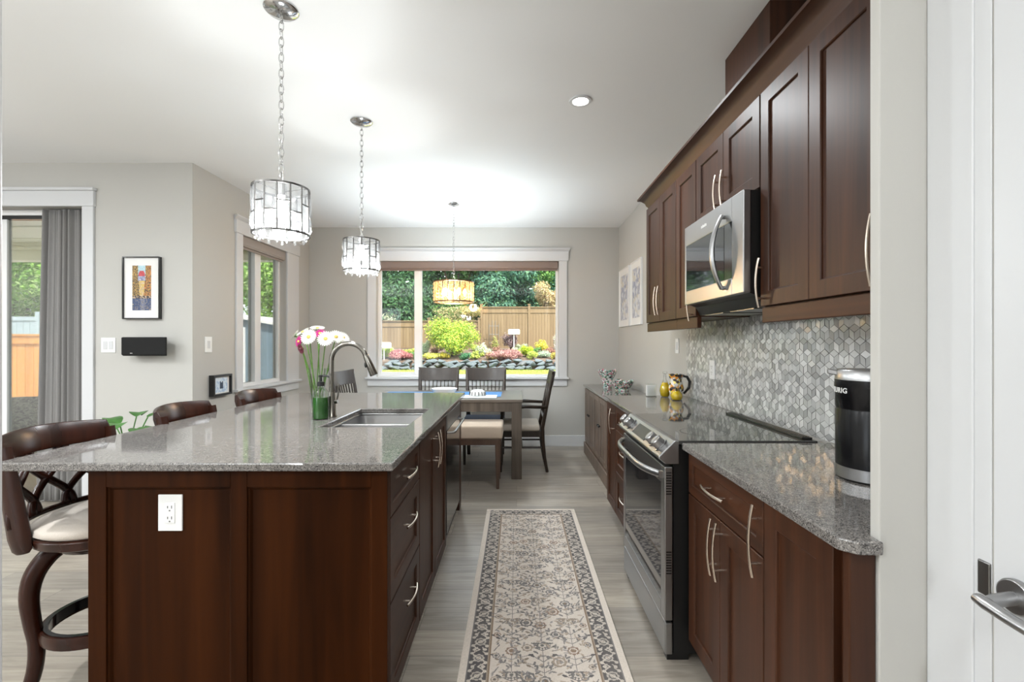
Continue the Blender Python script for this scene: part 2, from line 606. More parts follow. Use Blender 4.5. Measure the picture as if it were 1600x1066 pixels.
def copy_tree(o, loc=None, rz=None, label=None, parent=None):
    c = o.copy()
    COL.objects.link(c)
    c.parent = parent
    if loc is not None:
        c.location = loc
    if rz is not None:
        c.rotation_euler = (0, 0, rz)
    if label:
        c['label'] = label
    for ch in list(o.children):
        copy_tree(ch, parent=c)
    return c

def sub(parent, name, src, matrix):
    """a further copy of the child src, sharing its mesh"""
    c = src.copy()
    c.name = name
    COL.objects.link(c)
    c.parent = parent
    c.matrix_basis = matrix
    return c

def px(x, y, Y):
    """point at depth Y seen at photo position"""
    return Vector(((x - 807) * Y / 730, Y, 1.33 - (y - 535) * Y / 730))

# ------------------------------------------------------------------ room shell
H = 2.80
XR, XL, YB, YP = 1.31, -2.654, 5.98, 3.827
T = 0.15

def wall_xz(x0, x1, y0, y1, z0, z1, hole=None):
    bm = bmesh.new()
    if not hole:
        box(bm, x0, x1, y0, y1, z0, z1)
    else:
        a, b, c, d = hole
        if a > x0: box(bm, x0, a, y0, y1, z0, z1)
        if b < x1: box(bm, b, x1, y0, y1, z0, z1)
        if c > z0: box(bm, a, b, y0, y1, z0, c)
        if d < z1: box(bm, a, b, y0, y1, d, z1)
    return bm

def wall_yz(x0, x1, y0, y1, z0, z1, hole=None):
    bm = bmesh.new()
    if not hole:
        box(bm, x0, x1, y0, y1, z0, z1)
    else:
        a, b, c, d = hole
        box(bm, x0, x1, y0, a, z0, z1)
        box(bm, x0, x1, b, y1, z0, z1)
        box(bm, x0, x1, a, b, z0, c)
        box(bm, x0, x1, a, b, d, z1)
    return bm

YE = -3.2
XF = -7.6
W1 = (-1.797, 0.541, 0.881, 2.368)     # back window opening  x0,x1,z0,z1
W2 = (4.505, 5.38, 0.881, 2.368)       # left window opening  y0,y1,z0,z1
DX = (-6.2, -3.544, 0.0, 2.44)         # patio door opening
struct('floor', bx(XF, XR, YE, YB, -0.12, 0.0), 'floor')
bm = bmesh.new()
box(bm, XF, XR + T, YE, YP + T, H, H + 0.14)
box(bm, XL - T, XR + T, YP + T, YB + T, H, H + 0.14)
struct('ceiling', bm, 'ceiling')
struct('wall_back', wall_xz(XL - T, XR + T, YB, YB + T, 0, H, W1), 'wall')
struct('wall_left', wall_yz(XL - T, XL, YP, YB, 0, H, W2), 'wall')
struct('wall_patio', wall_xz(XF, XL - T, YP, YP + T, 0, H, DX), 'wall')
struct('wall_right', bx(XR, XR + T, 1.0125, YB, 0, H), 'wall')
struct('wall_entry', bx(0.765, XR + T, 0.985, 1.012, 0, H), 'wall', bevel=0.003)
struct('wall_hall', bx(0.87, 1.0, YE, 0.985, 0, H), 'wall')
struct('wall_rear', wall_xz(XF, XR + T, YE - T, YE, 0, H, (-6.9, -3.8, 0.3, 2.45)), 'wall')  # unseen wall; its window opening is added to let sky light in
struct('wall_far_left', bx(XF - T, XF, YE, YP + T, 0, H), 'wall')
# baseboards
def bb(name, *a):
    struct(name, bx(*a), 'trim', bevel=0.004)
bb('baseboard_back', XL, XR, YB - 0.016, YB, 0, 0.14)
bb('baseboard_left', XL, XL + 0.016, YP + 0.002, YB - 0.016, 0, 0.14)
bb('baseboard_patio', -3.45, XL - 0.001, YP - 0.016, YP, 0, 0.14)
bb('baseboard_right', XR - 0.016, XR, 5.66, YB - 0.016, 0, 0.14)
# near left door casing
struct('trim_1', bx(-1.12, -0.9665, 0.86, 0.88, 0, H), 'trim', bevel=0.004)

# ---- back window
def window_back():
    x0, x1, z0, z1 = W1
    r = sroot('window_1', (0, YB, z0))
    P = dict(parent=r, world=True)
    bm = bmesh.new()
    c = 0.098
    box(bm, x0 - 0.105, x0, YB - 0.02, YB, z0, z1)
    box(bm, x1, x1 + 0.105, YB - 0.02, YB, z0, z1)
    box(bm, x0 - 0.125, x1 + 0.125, YB - 0.026, YB, z1, z1 + 0.125)
    struct('casing', bm, 'trim', bevel=0.003, **P)
    prof = [(0, 0), (0.045, 0.035), (0.045, 0.045), (0, 0.045)]
    bm = bmesh.new()
    prism(bm, prof, lambda u, v: (x0 - 0.125 - u * 0.5, YB - u, z1 + 0.118 + v), lambda u, v: (x1 + 0.125 + u * 0.5, YB - u, z1 + 0.118 + v))
    struct('head_moulding', bm, 'trim', **P)
    struct('sill', bx(x0 - 0.13, x1 + 0.13, YB - 0.05, YB + 0.09, z0 - 0.022, z0 + 0.004), 'trim', bevel=0.004, **P)
    struct('apron', bx(x0 - 0.105, x1 + 0.105, YB - 0.018, YB, z0 - 0.11, z0 - 0.022), 'trim', bevel=0.003, **P)
    # vinyl frame
    y0, y1 = YB + 0.07, YB + 0.13
    bm = bmesh.new()
    f = 0.032
    box(bm, x0, x1, y0, y1, z1 - f, z1)
    box(bm, x0, x1, y0, y1, z0, z0 + f)
    box(bm, x0, x0 + f, y0, y1, z0 + f, z1 - f)
    box(bm, x1 - f, x1, y0, y1, z0 + f, z1 - f)
    struct('frame', bm, 'vinyl', bevel=0.003, **P)
    xm = -1.275
    struct('mullion', bx(xm - 0.045, xm + 0.045, y0 - 0.012, y1, z0 + f, z1 - f), 'vinyl', bevel=0.003, **P)
    bm = bmesh.new()
    s = 0.03
    a, b = x0 + f, xm - 0.045
    box(bm, a, b, y0 + 0.012, y1 - 0.012, z0 + f, z0 + f + s)
    box(bm, a, b, y0 + 0.012, y1 - 0.012, z1 - f - s, z1 - f)
    box(bm, a, a + s * 0.4, y0 + 0.012, y1 - 0.012, z0 + f + s, z1 - f - s)
    struct('sash', bm, 'vinyl', bevel=0.002, **P)
    struct('pane', bx(x0 + f + s * 0.4, xm - 0.045, YB + 0.098, YB + 0.102, z0 + f + s, z1 - f - s), 'pane', **P)
    struct('pane', bx(xm + 0.045, x1 - f, YB + 0.098, YB + 0.102, z0 + f, z1 - f), 'pane', **P)
window_back()

def window_left():
    y0, y1, z0, z1 = W2
    r = sroot('window_2', (XL, y0, z0))
    P = dict(parent=r, world=True)
    bm = bmesh.new()
    box(bm, XL, XL + 0.02, y0 - 0.10, y0, z0, z1)
    box(bm, XL, XL + 0.02, y1, y1 + 0.28, z0, z1)
    box(bm, XL, XL + 0.026, y0 - 0.115, y1 + 0.295, z1, z1 + 0.125)
    struct('casing', bm, 'trim', bevel=0.003, **P)
    prof = [(0, 0), (0.045, 0.035), (0.045, 0.045), (0, 0.045)]
    bm = bmesh.new()
    prism(bm, prof, lambda u, v: (XL + u, y0 - 0.115 - u * 0.5, z1 + 0.118 + v), lambda u, v: (XL + u, y1 + 0.295 + u * 0.5, z1 + 0.118 + v))
    struct('head_moulding', bm, 'trim', **P)
    struct('sill', bx(XL - 0.09, XL + 0.05, y0 - 0.13, y1 + 0.30, z0 - 0.022, z0 + 0.004), 'trim', bevel=0.004, **P)
    struct('apron', bx(XL, XL + 0.018, y0 - 0.10, y1 + 0.28, z0 - 0.11, z0 - 0.022), 'trim', bevel=0.003, **P)
    xa, xb = XL - 0.13, XL - 0.07
    f = 0.04
    bm = bmesh.new()
    box(bm, xa, xb, y0, y1, z1 - f, z1)
    box(bm, xa, xb, y0, y1, z0, z0 + f)
    box(bm, xa, xb, y0, y0 + f, z0 + f, z1 - f)
    box(bm, xa, xb, y1 - f, y1, z0 + f, z1 - f)
    struct('frame', bm, 'vinyl', bevel=0.003, **P)
    ym = 4.90
    struct('mullion', bx(xa, xb + 0.012, ym - 0.055, ym + 0.055, z0 + f, z1 - f), 'vinyl', bevel=0.003, **P)
    struct('pane', bx(XL - 0.102, XL - 0.098, y0 + f, ym - 0.055, z0 + f, z1 - f), 'pane', **P)
    struct('pane', bx(XL - 0.102, XL - 0.098, ym + 0.055, y1 - f, z0 + f, z1 - f), 'pane', **P)
window_left()

def patio_door():
    x0, x1, z0, z1 = DX
    r = sroot('door_1', (x1, YP, 0))
    P = dict(parent=r, world=True)
    bm = bmesh.new()
    box(bm, x1, x1 + 0.092, YP - 0.02, YP, 0, z1)
    box(bm, x0 - 0.09, x0, YP - 0.02, YP, 0, z1)
    box(bm, x0 - 0.1, x1 + 0.1, YP - 0.026, YP, z1, z1 + 0.125)
    struct('casing', bm, 'trim', bevel=0.003, **P)
    struct('head_moulding', bx(x0 - 0.12, x1 + 0.112, YP - 0.045, YP, z1 + 0.125, z1 + 0.15), 'trim', bevel=0.006, **P)
    y0, y1 = YP + 0.09, YP + 0.15
    bm = bmesh.new()
    box(bm, x0, x1, y0, y1, z1 - 0.045, z1)
    box(bm, x0, x1, y0, y1, 0, 0.05)
    box(bm, x1 - 0.05, x1, y0, y1, 0.05, z1 - 0.045)
    box(bm, x0, x0 + 0.05, y0, y1, 0.05, z1 - 0.045)
    struct('frame', bm, 'vinyl', bevel=0.003, **P)
    struct('track', bx(x0 + 0.05, x1 - 0.05, y0 + 0.005, y1 - 0.005, z1 - 0.075, z1 - 0.046), 'black', **P)
    for k, (a, b) in enumerate(((-4.345, -4.285), (-4.955, -4.905))):
        struct('stile', bx(a, b, y0 + 0.01, y1 - 0.01, 0.05, z1 - 0.076), 'vinyl', bevel=0.003, **P)
    struct('pane', bx(-4.285, x1 - 0.05, YP + 0.118, YP + 0.122, 0.05, z1 - 0.076), 'pane', **P)
    struct('pane', bx(-4.905, -4.345, YP + 0.118, YP + 0.122, 0.05, z1 - 0.076), 'pane', **P)
    struct('pane', bx(x0 + 0.05, -4.955, YP + 0.118, YP + 0.122, 0.05, z1 - 0.076), 'pane', **P)
patio_door()

# ---- near right door with casing and lever
def entry_door():
    r = sroot('door_2', (0.87, 0.8, 0))
    P = dict(parent=r, world=True)
    X = 0.87
    struct('casing', bx(X - 0.006, X, 0.885, 0.984, 0, H), 'trim', bevel=0.002, **P)
    struct('jamb', bx(X - 0.003, X, 0.853, 0.885, 0, H), 'trim', bevel=0.001, **P)
    struct('slab', bx(X - 0.002, X, -0.02, 0.849, 0.01, H), 'trim', **P)
    s = struct('latch_plate', bx(X - 0.006, X - 0.001, 0.853, 0.877, 0.862, 0.925), 'steel_dark', bevel=0.008, **P)
    bm = bmesh.new()
    cyl(bm, (X - 0.001, 0.806, 0.89), (X - 0.014, 0.806, 0.89), 0.03, seg=32)
    struct('rose', bm, 'steel', bevel=0.003, smooth='auto', **P)
    bm = bmesh.new()
    tube(bm, [(X - 0.012, 0.806, 0.888), (X - 0.045, 0.806, 0.884), (X - 0.062, 0.800, 0.882)], [0.011, 0.011, 0.011], 14)
    tube(bm, [(X - 0.062, 0.818, 0.882), (X - 0.066, 0.80, 0.882), (X - 0.068, 0.76, 0.879), (X - 0.068, 0.69, 0.876)], [0.011, 0.0125, 0.0115, 0.011], 14, sx=1.0, sy=0.8)
    struct('lever', bm, 'steel', smooth='auto', **P)
entry_door()

# ---- ceiling downlights (lamp inside each)
def downlight_proto():
    t = thing('recessed_light', 'round white recessed downlight in the ceiling above the rug', 'ceiling light', (0.389, 2.84, H))
    bm = bmesh.new()
    lathe(bm, [(0.046, -0.004), (0.05, -0.009), (0.066, -0.007), (0.068, 0.0), (0.046, 0.0), (0.046, -0.004)], seg=40)
    obj('trim_ring', bm, 'trim', t, smooth='auto')
    bm = bmesh.new()
    lathe(bm, [(0, -0.003), (0.046, -0.003)], seg=40)
    obj('lens', bm, 'lens', t)
    return t
dl = downlight_proto()
def lamp_at(x, y, p, r=0.05, z=H - 0.02, col=(0.93, 0.975, 1.0)):
    ld = bpy.data.lights.new('downlight_lamp', 'AREA')
    ld.shape = 'DISK'
    ld.size = r * 2
    ld.energy = p
    ld.color = col
    o = bpy.data.objects.new('downlight_lamp', ld)
    COL.objects.link(o)
    o.location = (x, y, z)
lamp_at(0.389, 2.84, LAMP_W * 0.45)
_fill_dl = [(0.389, -0.5, 'just behind the camera in the passage'), (-2.6, 1.0, 'over the seating side of the island'), (-4.4, 1.4, 'in front of the patio door'),
       (-4.4, -1.2, 'in the middle of the living area'), (-2.4, -1.6, 'behind the island'), (-6.2, 0.4, 'by the far left wall')]
for x, y, wh in _fill_dl:  # further downlights out of view, added to brighten the room
    copy_tree(dl, (x, y, H), label='added unseen fill downlight ' + wh)
    lamp_at(x, y, LAMP_W * (0.45 if x > -2 else 1.0))

# ---- unseen uplighters added to brighten the ceiling and walls
def fill_uplight(label, x, y, p):
    t = thing('added_uplight', label, 'fill light', (x, y, 0))
    bm = bmesh.new()
    lathe(bm, [(0, 0), (0.14, 0), (0.14, 0.02), (0.02, 0.035), (0.012, 0.06), (0.012, 1.62), (0, 1.62)], seg=28)
    obj('stand', bm, 'steel', t, smooth='auto')
    bm = bmesh.new()
    lathe(bm, [(0, 1.60), (0.04, 1.605), (0.16, 1.70), (0.19, 1.78), (0.185, 1.78), (0.155, 1.705), (0.04, 1.615), (0, 1.61)], seg=32)
    obj('shade', bm, 'ceramic', t, smooth='auto')
    ld = bpy.data.lights.new('fill_lamp', 'SPOT')
    ld.energy = p
    ld.spot_size = R(165)
    ld.spot_blend = 0.6
    ld.shadow_soft_size = 0.08
    ld.color = (0.93, 0.975, 1.0)
    o = bpy.data.objects.new('fill_lamp', ld)
    COL.objects.link(o)
    o.location = (x, y, 1.80)
    o.rotation_euler = (PI, 0, 0)
fill_uplight('added unseen fill uplighter near the pantry door behind the camera', 0.3, -1.2, 55)
fill_uplight('added unseen fill uplighter by the patio side of the living area', -4.6, 1.2, 90)
fill_uplight('added unseen fill uplighter in the living area behind the camera', -3.0, -1.4, 240)

# ------------------------------------------------------------------ cabinet fronts
def panel_front(bm, f, u0, u1, v0, v1, t=0.02, rail=0.058, rec=0.009, bead=0.009):
    """shaker-style front; f(u,v,w) -> xyz, w outwards"""
    if (u1 - u0) < 2.6 * rail: rail = (u1 - u0) * 0.28
    if (v1 - v0) < 3.2 * rail: rail = min(rail, (v1 - v0) * 0.24)
    e = 0.002
    rings = [(0, 0.0), (0, t - e), (e, t), (rail, t), (rail + bead * 0.35, t - rec * 0.35), (rail + bead * 0.5, t - rec * 0.9), (rail + bead, t - rec)]
    vr = []
    for ins, wv in rings:
        vr.append([bm.verts.new(f(a, b, wv)) for a, b in ((u0 + ins, v0 + ins), (u1 - ins, v0 + ins), (u1 - ins, v1 - ins), (u0 + ins, v1 - ins))])
    for A, B in zip(vr, vr[1:]):
        for k in range(4):
            bm.faces.new((A[k], A[(k + 1) % 4], B[(k + 1) % 4], B[k]))
    bm.faces.new(vr[-1])
    bm.faces.new(vr[0][::-1])

def pull(f, uc, vc, L, vertical, base):
    bm = bmesh.new()
    pts = []
    for i in range(13):
        s = -1 + 2 * i / 12
        off = base + 0.034 - 0.012 * s * s
        pts.append(f(uc, vc + s * L / 2, off) if vertical else f(uc + s * L / 2, vc, off))
    tube(bm, pts, 0.0048, 8)
    for s in (-0.62, 0.62):
        off = base + 0.034 - 0.012 * s * s
        if vertical:
            tube(bm, [f(uc, vc + s * L / 2, base - 0.001), f(uc, vc + s * L / 2, off)], 0.0045, 8)
        else:
            tube(bm, [f(uc + s * L / 2, vc, base - 0.001), f(uc + s * L / 2, vc, off)], 0.0045, 8)
    return bm

def front(t, kind, f, u0, u1, v0, v1, mat, handle=None, g=0.0015, L=0.17):
    bm = bmesh.new()
    panel_front(bm, f, u0 + g, u1 - g, v0 + g, v1 - g)
    d = obj(kind, bm, mat, t, world=True)
    if handle:
        uc, vc, vert = handle
        h = obj('handle', pull(f, uc, vc, L, vert, 0.02 if not hasattr(handle, 'b') else 0), 'nickel', None, smooth='auto')
        h.parent = d
        # bring world coordinates into the local frame of the cabinet
        inv = t.matrix_basis.inverted()
        h.data.transform(inv)
    return d

XCF = 0.725      # right base carcass face, fronts stand 2 cm proud
fr = lambda u, v, w: (XCF - w, u, v)
def base_cab(name, label, y0, y1, toe=True, side_near=False):
    t = thing(name, label, 'cabinet', ((XCF + XR) / 2, (y0 + y1) / 2, 0))
    bm = bmesh.new()
    box(bm, XCF, XR - 0.006, y0, y1, 0.105, 0.884)
    obj('body', bm, 'wood', t, world=True)
    obj('toe_kick', bx(XCF + 0.06, XCF + 0.075, y0, y1, 0.0, 0.105), 'wood_y', t, world=True)
    return t

# far right run: pull-out and drawers, behind the range
t = base_cab('pull_out_cabinet', 'narrow full-height pull-out base cabinet beside the slatted sideboard', 3.325, 3.64)
front(t, 'door', fr, 3.325, 3.64, 0.11, 0.88, 'wood', (3.39, 0.76, True), L=0.18)
t = base_cab('drawer_cabinet', 'three-drawer dark wood base cabinet on the far side of the range', 2.70, 3.323)
front(t, 'drawer', fr, 2.70, 3.323, 0.715, 0.88, 'wood_y', (3.01, 0.80, False))
front(t, 'drawer', fr, 2.70, 3.323, 0.42, 0.712, 'wood_y', (3.01, 0.60, False))
front(t, 'drawer', fr, 2.70, 3.323, 0.11, 0.417, 'wood_y', (3.01, 0.30, False))
# near right run
t = base_cab('base_cabinet', 'dark wood base cabinet with one drawer over two doors beside the range', 1.335, 1.92)
front(t, 'drawer', fr, 1.335, 1.915, 0.715, 0.88, 'wood_y', (1.64, 0.80, False), L=0.18)
front(t, 'door', fr, 1.335, 1.62, 0.11, 0.712, 'wood', (1.645, 0.61, True), L=0.20)
front(t, 'door', fr, 1.62, 1.915, 0.11, 0.712, 'wood', (1.60, 0.61, True), L=0.20)
t = base_cab('corner_cabinet', 'dark wood single-door base cabinet at the near end under the granite', 1.0145, 1.333)
front(t, 'door', fr, 1.04, 1.333, 0.11, 0.88, 'wood', (1.352, 0.755, True), L=0.21)
bm = bmesh.new()
box(bm, XCF - 0.018, 0.7635, 0.992, 1.0135, 0.0, 0.884)
obj('end_post', bm, 'wood', t, world=True, bevel=0.003)

# countertops of the right run
def slab(poly, z0=0.887, z1=0.915):
    bm = bmesh.new()
    prism(bm, poly, lambda u, v: (u, v, z0), lambda u, v: (u, v, z1))
    return bm
cx = 0.683
o = obj('countertop', slab([(cx, 1.93), (cx, 0.995), (0.71, 0.968), (0.762, 0.968), (0.762, 1.0135), (XR - 0.004, 1.0135), (XR - 0.004, 1.93)]), 'granite', bevel=0.004)
tag(o, 'grey speckled granite counter with clipped corner on the near right cabinets', 'countertop')
o = obj('countertop', slab([(cx, 3.65), (cx, 2.697), (XR - 0.004, 2.697), (XR - 0.004, 3.65)]), 'granite', bevel=0.004)
tag(o, 'grey speckled granite counter between the range and the slatted sideboard', 'countertop')

# sideboard against the right wall
def sideboard():
    y0, y1, xf = 3.665, 5.63, 0.825
    t = thing('sideboard', 'long brown sideboard with vertically slatted doors by the dining area', 'sideboard', ((xf + XR) / 2, (y0 + y1) / 2, 0))
    P = dict(parent=t, world=True)
    obj('body', bx(xf + 0.015, XR - 0.02, y0, y1, 0.0, 0.80), 'pine', **P)
    obj('top', bx(xf - 0.018, XR - 0.018, y0 - 0.008, y1 + 0.02, 0.80, 0.822), 'granite', bevel=0.004, **P)
    obj('plinth', bx(xf - 0.012, xf + 0.015, y0, y1 + 0.012, 0.0, 0.135), 'pine', bevel=0.006, **P)
    n = 6
    wd = (y1 - y0) / n
    for k in range(n):
        a, b = y0 + k * wd + 0.004, y0 + (k + 1) * wd - 0.004
        bm = bmesh.new()
        box(bm, xf, xf + 0.0145, a, a + 0.045, 0.15, 0.78)
        box(bm, xf, xf + 0.0145, b - 0.045, b, 0.15, 0.78)
        box(bm, xf, xf + 0.0145, a + 0.045, b - 0.045, 0.15, 0.20)
        box(bm, xf, xf + 0.0145, a + 0.045, b - 0.045, 0.73, 0.78)
        m = 4
        sw = (b - a - 0.09) / m
        for i in range(m):
            box(bm, xf + 0.003, xf + 0.0145, a + 0.045 + i * sw + 0.005, a + 0.045 + (i + 1) * sw - 0.005, 0.20, 0.73)
        d = obj('door', bm, 'pine', bevel=0.002, **P)
        bm = bmesh.new()
        ball(bm, (xf - 0.012, (b - 0.03) if k % 2 == 0 else (a + 0.03), 0.50), 0.012)
        cyl(bm, (xf - 0.012, (b - 0.03) if k % 2 == 0 else (a + 0.03), 0.50), (xf, (b - 0.03) if k % 2 == 0 else (a + 0.03), 0.50), 0.006, seg=10)
        kn = obj('knob', bm, 'black', smooth=True, parent=None)
        kn.parent = d
        kn.data.transform(t.matrix_basis.inverted())
sideboard()

# ------------------------------------------------------------------ uppers
XU = 1.02
fu = lambda u, v, w: (XU - w, u, v)
def upper(name, label, y0, y1, z0, z1=2.36):
    t = thing(name, label, 'cabinet', ((XU + XR) / 2, (y0 + y1) / 2, z0))
    obj('body', bx(XU, XR - 0.004, y0, y1, z0, z1), 'wood', t, world=True)
    return t
def light_rail(t, y0, y1, z):
    obj('light_rail', bx(XU - 0.012, XU + 0.012, y0, y1, z - 0.062, z), 'wood_y', t, world=True, bevel=0.003)
t = upper('wall_cabinet', 'tall two-door wall cabinet at the far end beside the pictures', 2.934, 3.60, 1.472)
front(t, 'door', fu, 2.936, 3.265, 1.475, 2.35, 'wood', (3.232, 1.62, True), L=0.2)
front(t, 'door', fu, 3.265, 3.598, 1.475, 2.35, 'wood', (3.298, 1.62, True), L=0.2)
light_rail(t, 2.934, 3.60, 1.472)
t = upper('wall_cabinet', 'narrow single-door wall cabinet just beyond the microwave', 2.605, 2.932, 1.472)
front(t, 'door', fu, 2.607, 2.93, 1.475, 2.35, 'wood', (2.65, 1.55, True), L=0.2)
light_rail(t, 2.605, 2.932, 1.472)
t = upper('wall_cabinet', 'short two-door wall cabinet above the microwave', 1.92, 2.602, 1.965)
front(t, 'door', fu, 1.922, 2.261, 1.968, 2.35, 'wood', (2.225, 2.06, True), L=0.18)
front(t, 'door', fu, 2.261, 2.60, 1.968, 2.35, 'wood', (2.297, 2.06, True), L=0.18)
t = upper('wall_cabinet', 'large two-door wall cabinet nearest the camera over the black carafe', 1.0145, 1.918, 1.472)
front(t, 'door', fu, 1.60, 1.916, 1.475, 2.35, 'wood', (1.887, 1.57, True), L=0.2)
front(t, 'door', fu, 1.275, 1.60, 1.475, 2.35, 'wood', (1.289, 1.585, True), L=0.2)
obj('side_rail', bx(XU - 0.018, XU, 1.0145, 1.273, 1.475, 2.35), 'wood', t, world=True)
light_rail(t, 1.0145, 1.918, 1.472)
# crown
bm = bmesh.new()
prof = [(0.0, 0.0), (-0.004, 0.012), (-0.012, 0.02), (-0.022, 0.045), (-0.045, 0.068), (-0.068, 0.076), (-0.068, 0.09), (0.02, 0.09), (0.02, 0.0)]
A = [bm.verts.new((XU - 0.004 + u, 1.0145, 2.357 + v)) for u, v in prof]
B = [bm.verts.new((XU - 0.004 + u, 3.60 - min(u, 0) * 1.0, 2.357 + v)) for u, v in prof]
C2 = [bm.verts.new((XR - 0.004, 3.60 - min(u, 0) * 1.0, 2.357 + v)) for u, v in prof]
for P_, Q_ in ((A, B), (B, C2)):
    for k in range(len(prof)):
        k2 = (k + 1) % len(prof)
        if k in (7, 8) and P_ is B:
            continue
        bm.faces.new((P_[k], P_[k2], Q_[k2], Q_[k]))
bm.faces.new(A)
o = obj('crown_moulding', bm, 'wood_y', smooth='auto')
tag(o, 'continuous dark wood crown moulding along the top of the wall cabinets', 'moulding')
o = obj('duct_cover', bx(1.085, XR - 0.004, 2.0, 2.43, 2.449, H - 0.002), 'wood', bevel=0.003)
tag(o, 'boxed dark wood duct cover rising from the crown to the ceiling', 'duct cover')

# ---- microwave
def microwave():
    y0, y1, z0, z1, xf = 1.926, 2.60, 1.535, 1.962, 0.935
    y1 = 2.67
    y1 = 2.598
    t = thing('microwave', 'stainless over-the-range microwave with a curved vertical handle', 'microwave', ((xf + XR) / 2, (y0 + y1) / 2, z0))
    P = dict(parent=t, world=True)
    bm = prism_y([(xf + 0.03, z0), (xf + 0.03, z1 - 0.002), (XU - 0.022, z1 - 0.002), (XU - 0.022, 1.963), (XR - 0.006, 1.963), (XR - 0.006, 1.478), (XU, 1.478), (xf + 0.06, z0 - 0.012)], y0 + 0.004, y1 - 0.004)
    obj('body', bm, 'black', **P)
    bm = bmesh.new()
    gy0, gy1, gz0, gz1 = y0 + 0.105, y1 - 0.02, z0 + 0.075, z1 - 0.105
    box(bm, xf, xf + 0.032, y0, gy0, z0, z1)
    box(bm, xf, xf + 0.032, gy1, y1, z0, z1)
    box(bm, xf, xf + 0.032, gy0, gy1, z0, gz0)
    box(bm, xf, xf + 0.032, gy0, gy1, gz1, z1)
    d = obj('door', bm, 'steel', bevel=0.004, **P)
    obj('window', bx(xf + 0.002, xf + 0.03, y0 + 0.185, gy1, gz0, gz1), 'ovenglass', **P)
    obj('control_strip', bx(xf + 0.003, xf + 0.03, gy0, y0 + 0.183, gz0, gz1), 'blackgloss', **P)
    bm = bmesh.new()
    pts = []
    for i in range(17):
        s = -1 + 2 * i / 16
        pts.append((xf - 0.012 - 0.045 * (1 - s * s), y0 + 0.175, (gz0 + gz1) / 2 + s * 0.165))
    tube(bm, pts, [0.009 + 0.004 * math.cos((-1 + 2 * i / 16) * PI / 2) for i in range(17)], 12, sx=1.3, sy=0.8)
    for s in (-1, 1):
        cyl(bm, (xf + 0.005, y0 + 0.175, (gz0 + gz1) / 2 + s * 0.158), (xf - 0.014, y0 + 0.175, (gz0 + gz1) / 2 + s * 0.16), 0.009, seg=12)
    obj('handle', bm, 'steel', smooth='auto', **P)
    bm = bmesh.new()
    for k in range(5):
        box(bm, xf - 0.0015, xf + 0.001, y1 - 0.245 - k * 0.014, y1 - 0.236 - k * 0.014, z1 - 0.058, z1 - 0.046 + 0.003 * (k % 2))
    obj('badge', bm, 'white', **P)
    bm = bmesh.new()
    for k in range(2):
        box(bm, xf + 0.085, XR - 0.06, y0 + 0.08 + k * 0.30, y0 + 0.30 + k * 0.30, 1.474, 1.4775)
    obj('grease_filter', bm, 'steel_dark', **P)
microwave()

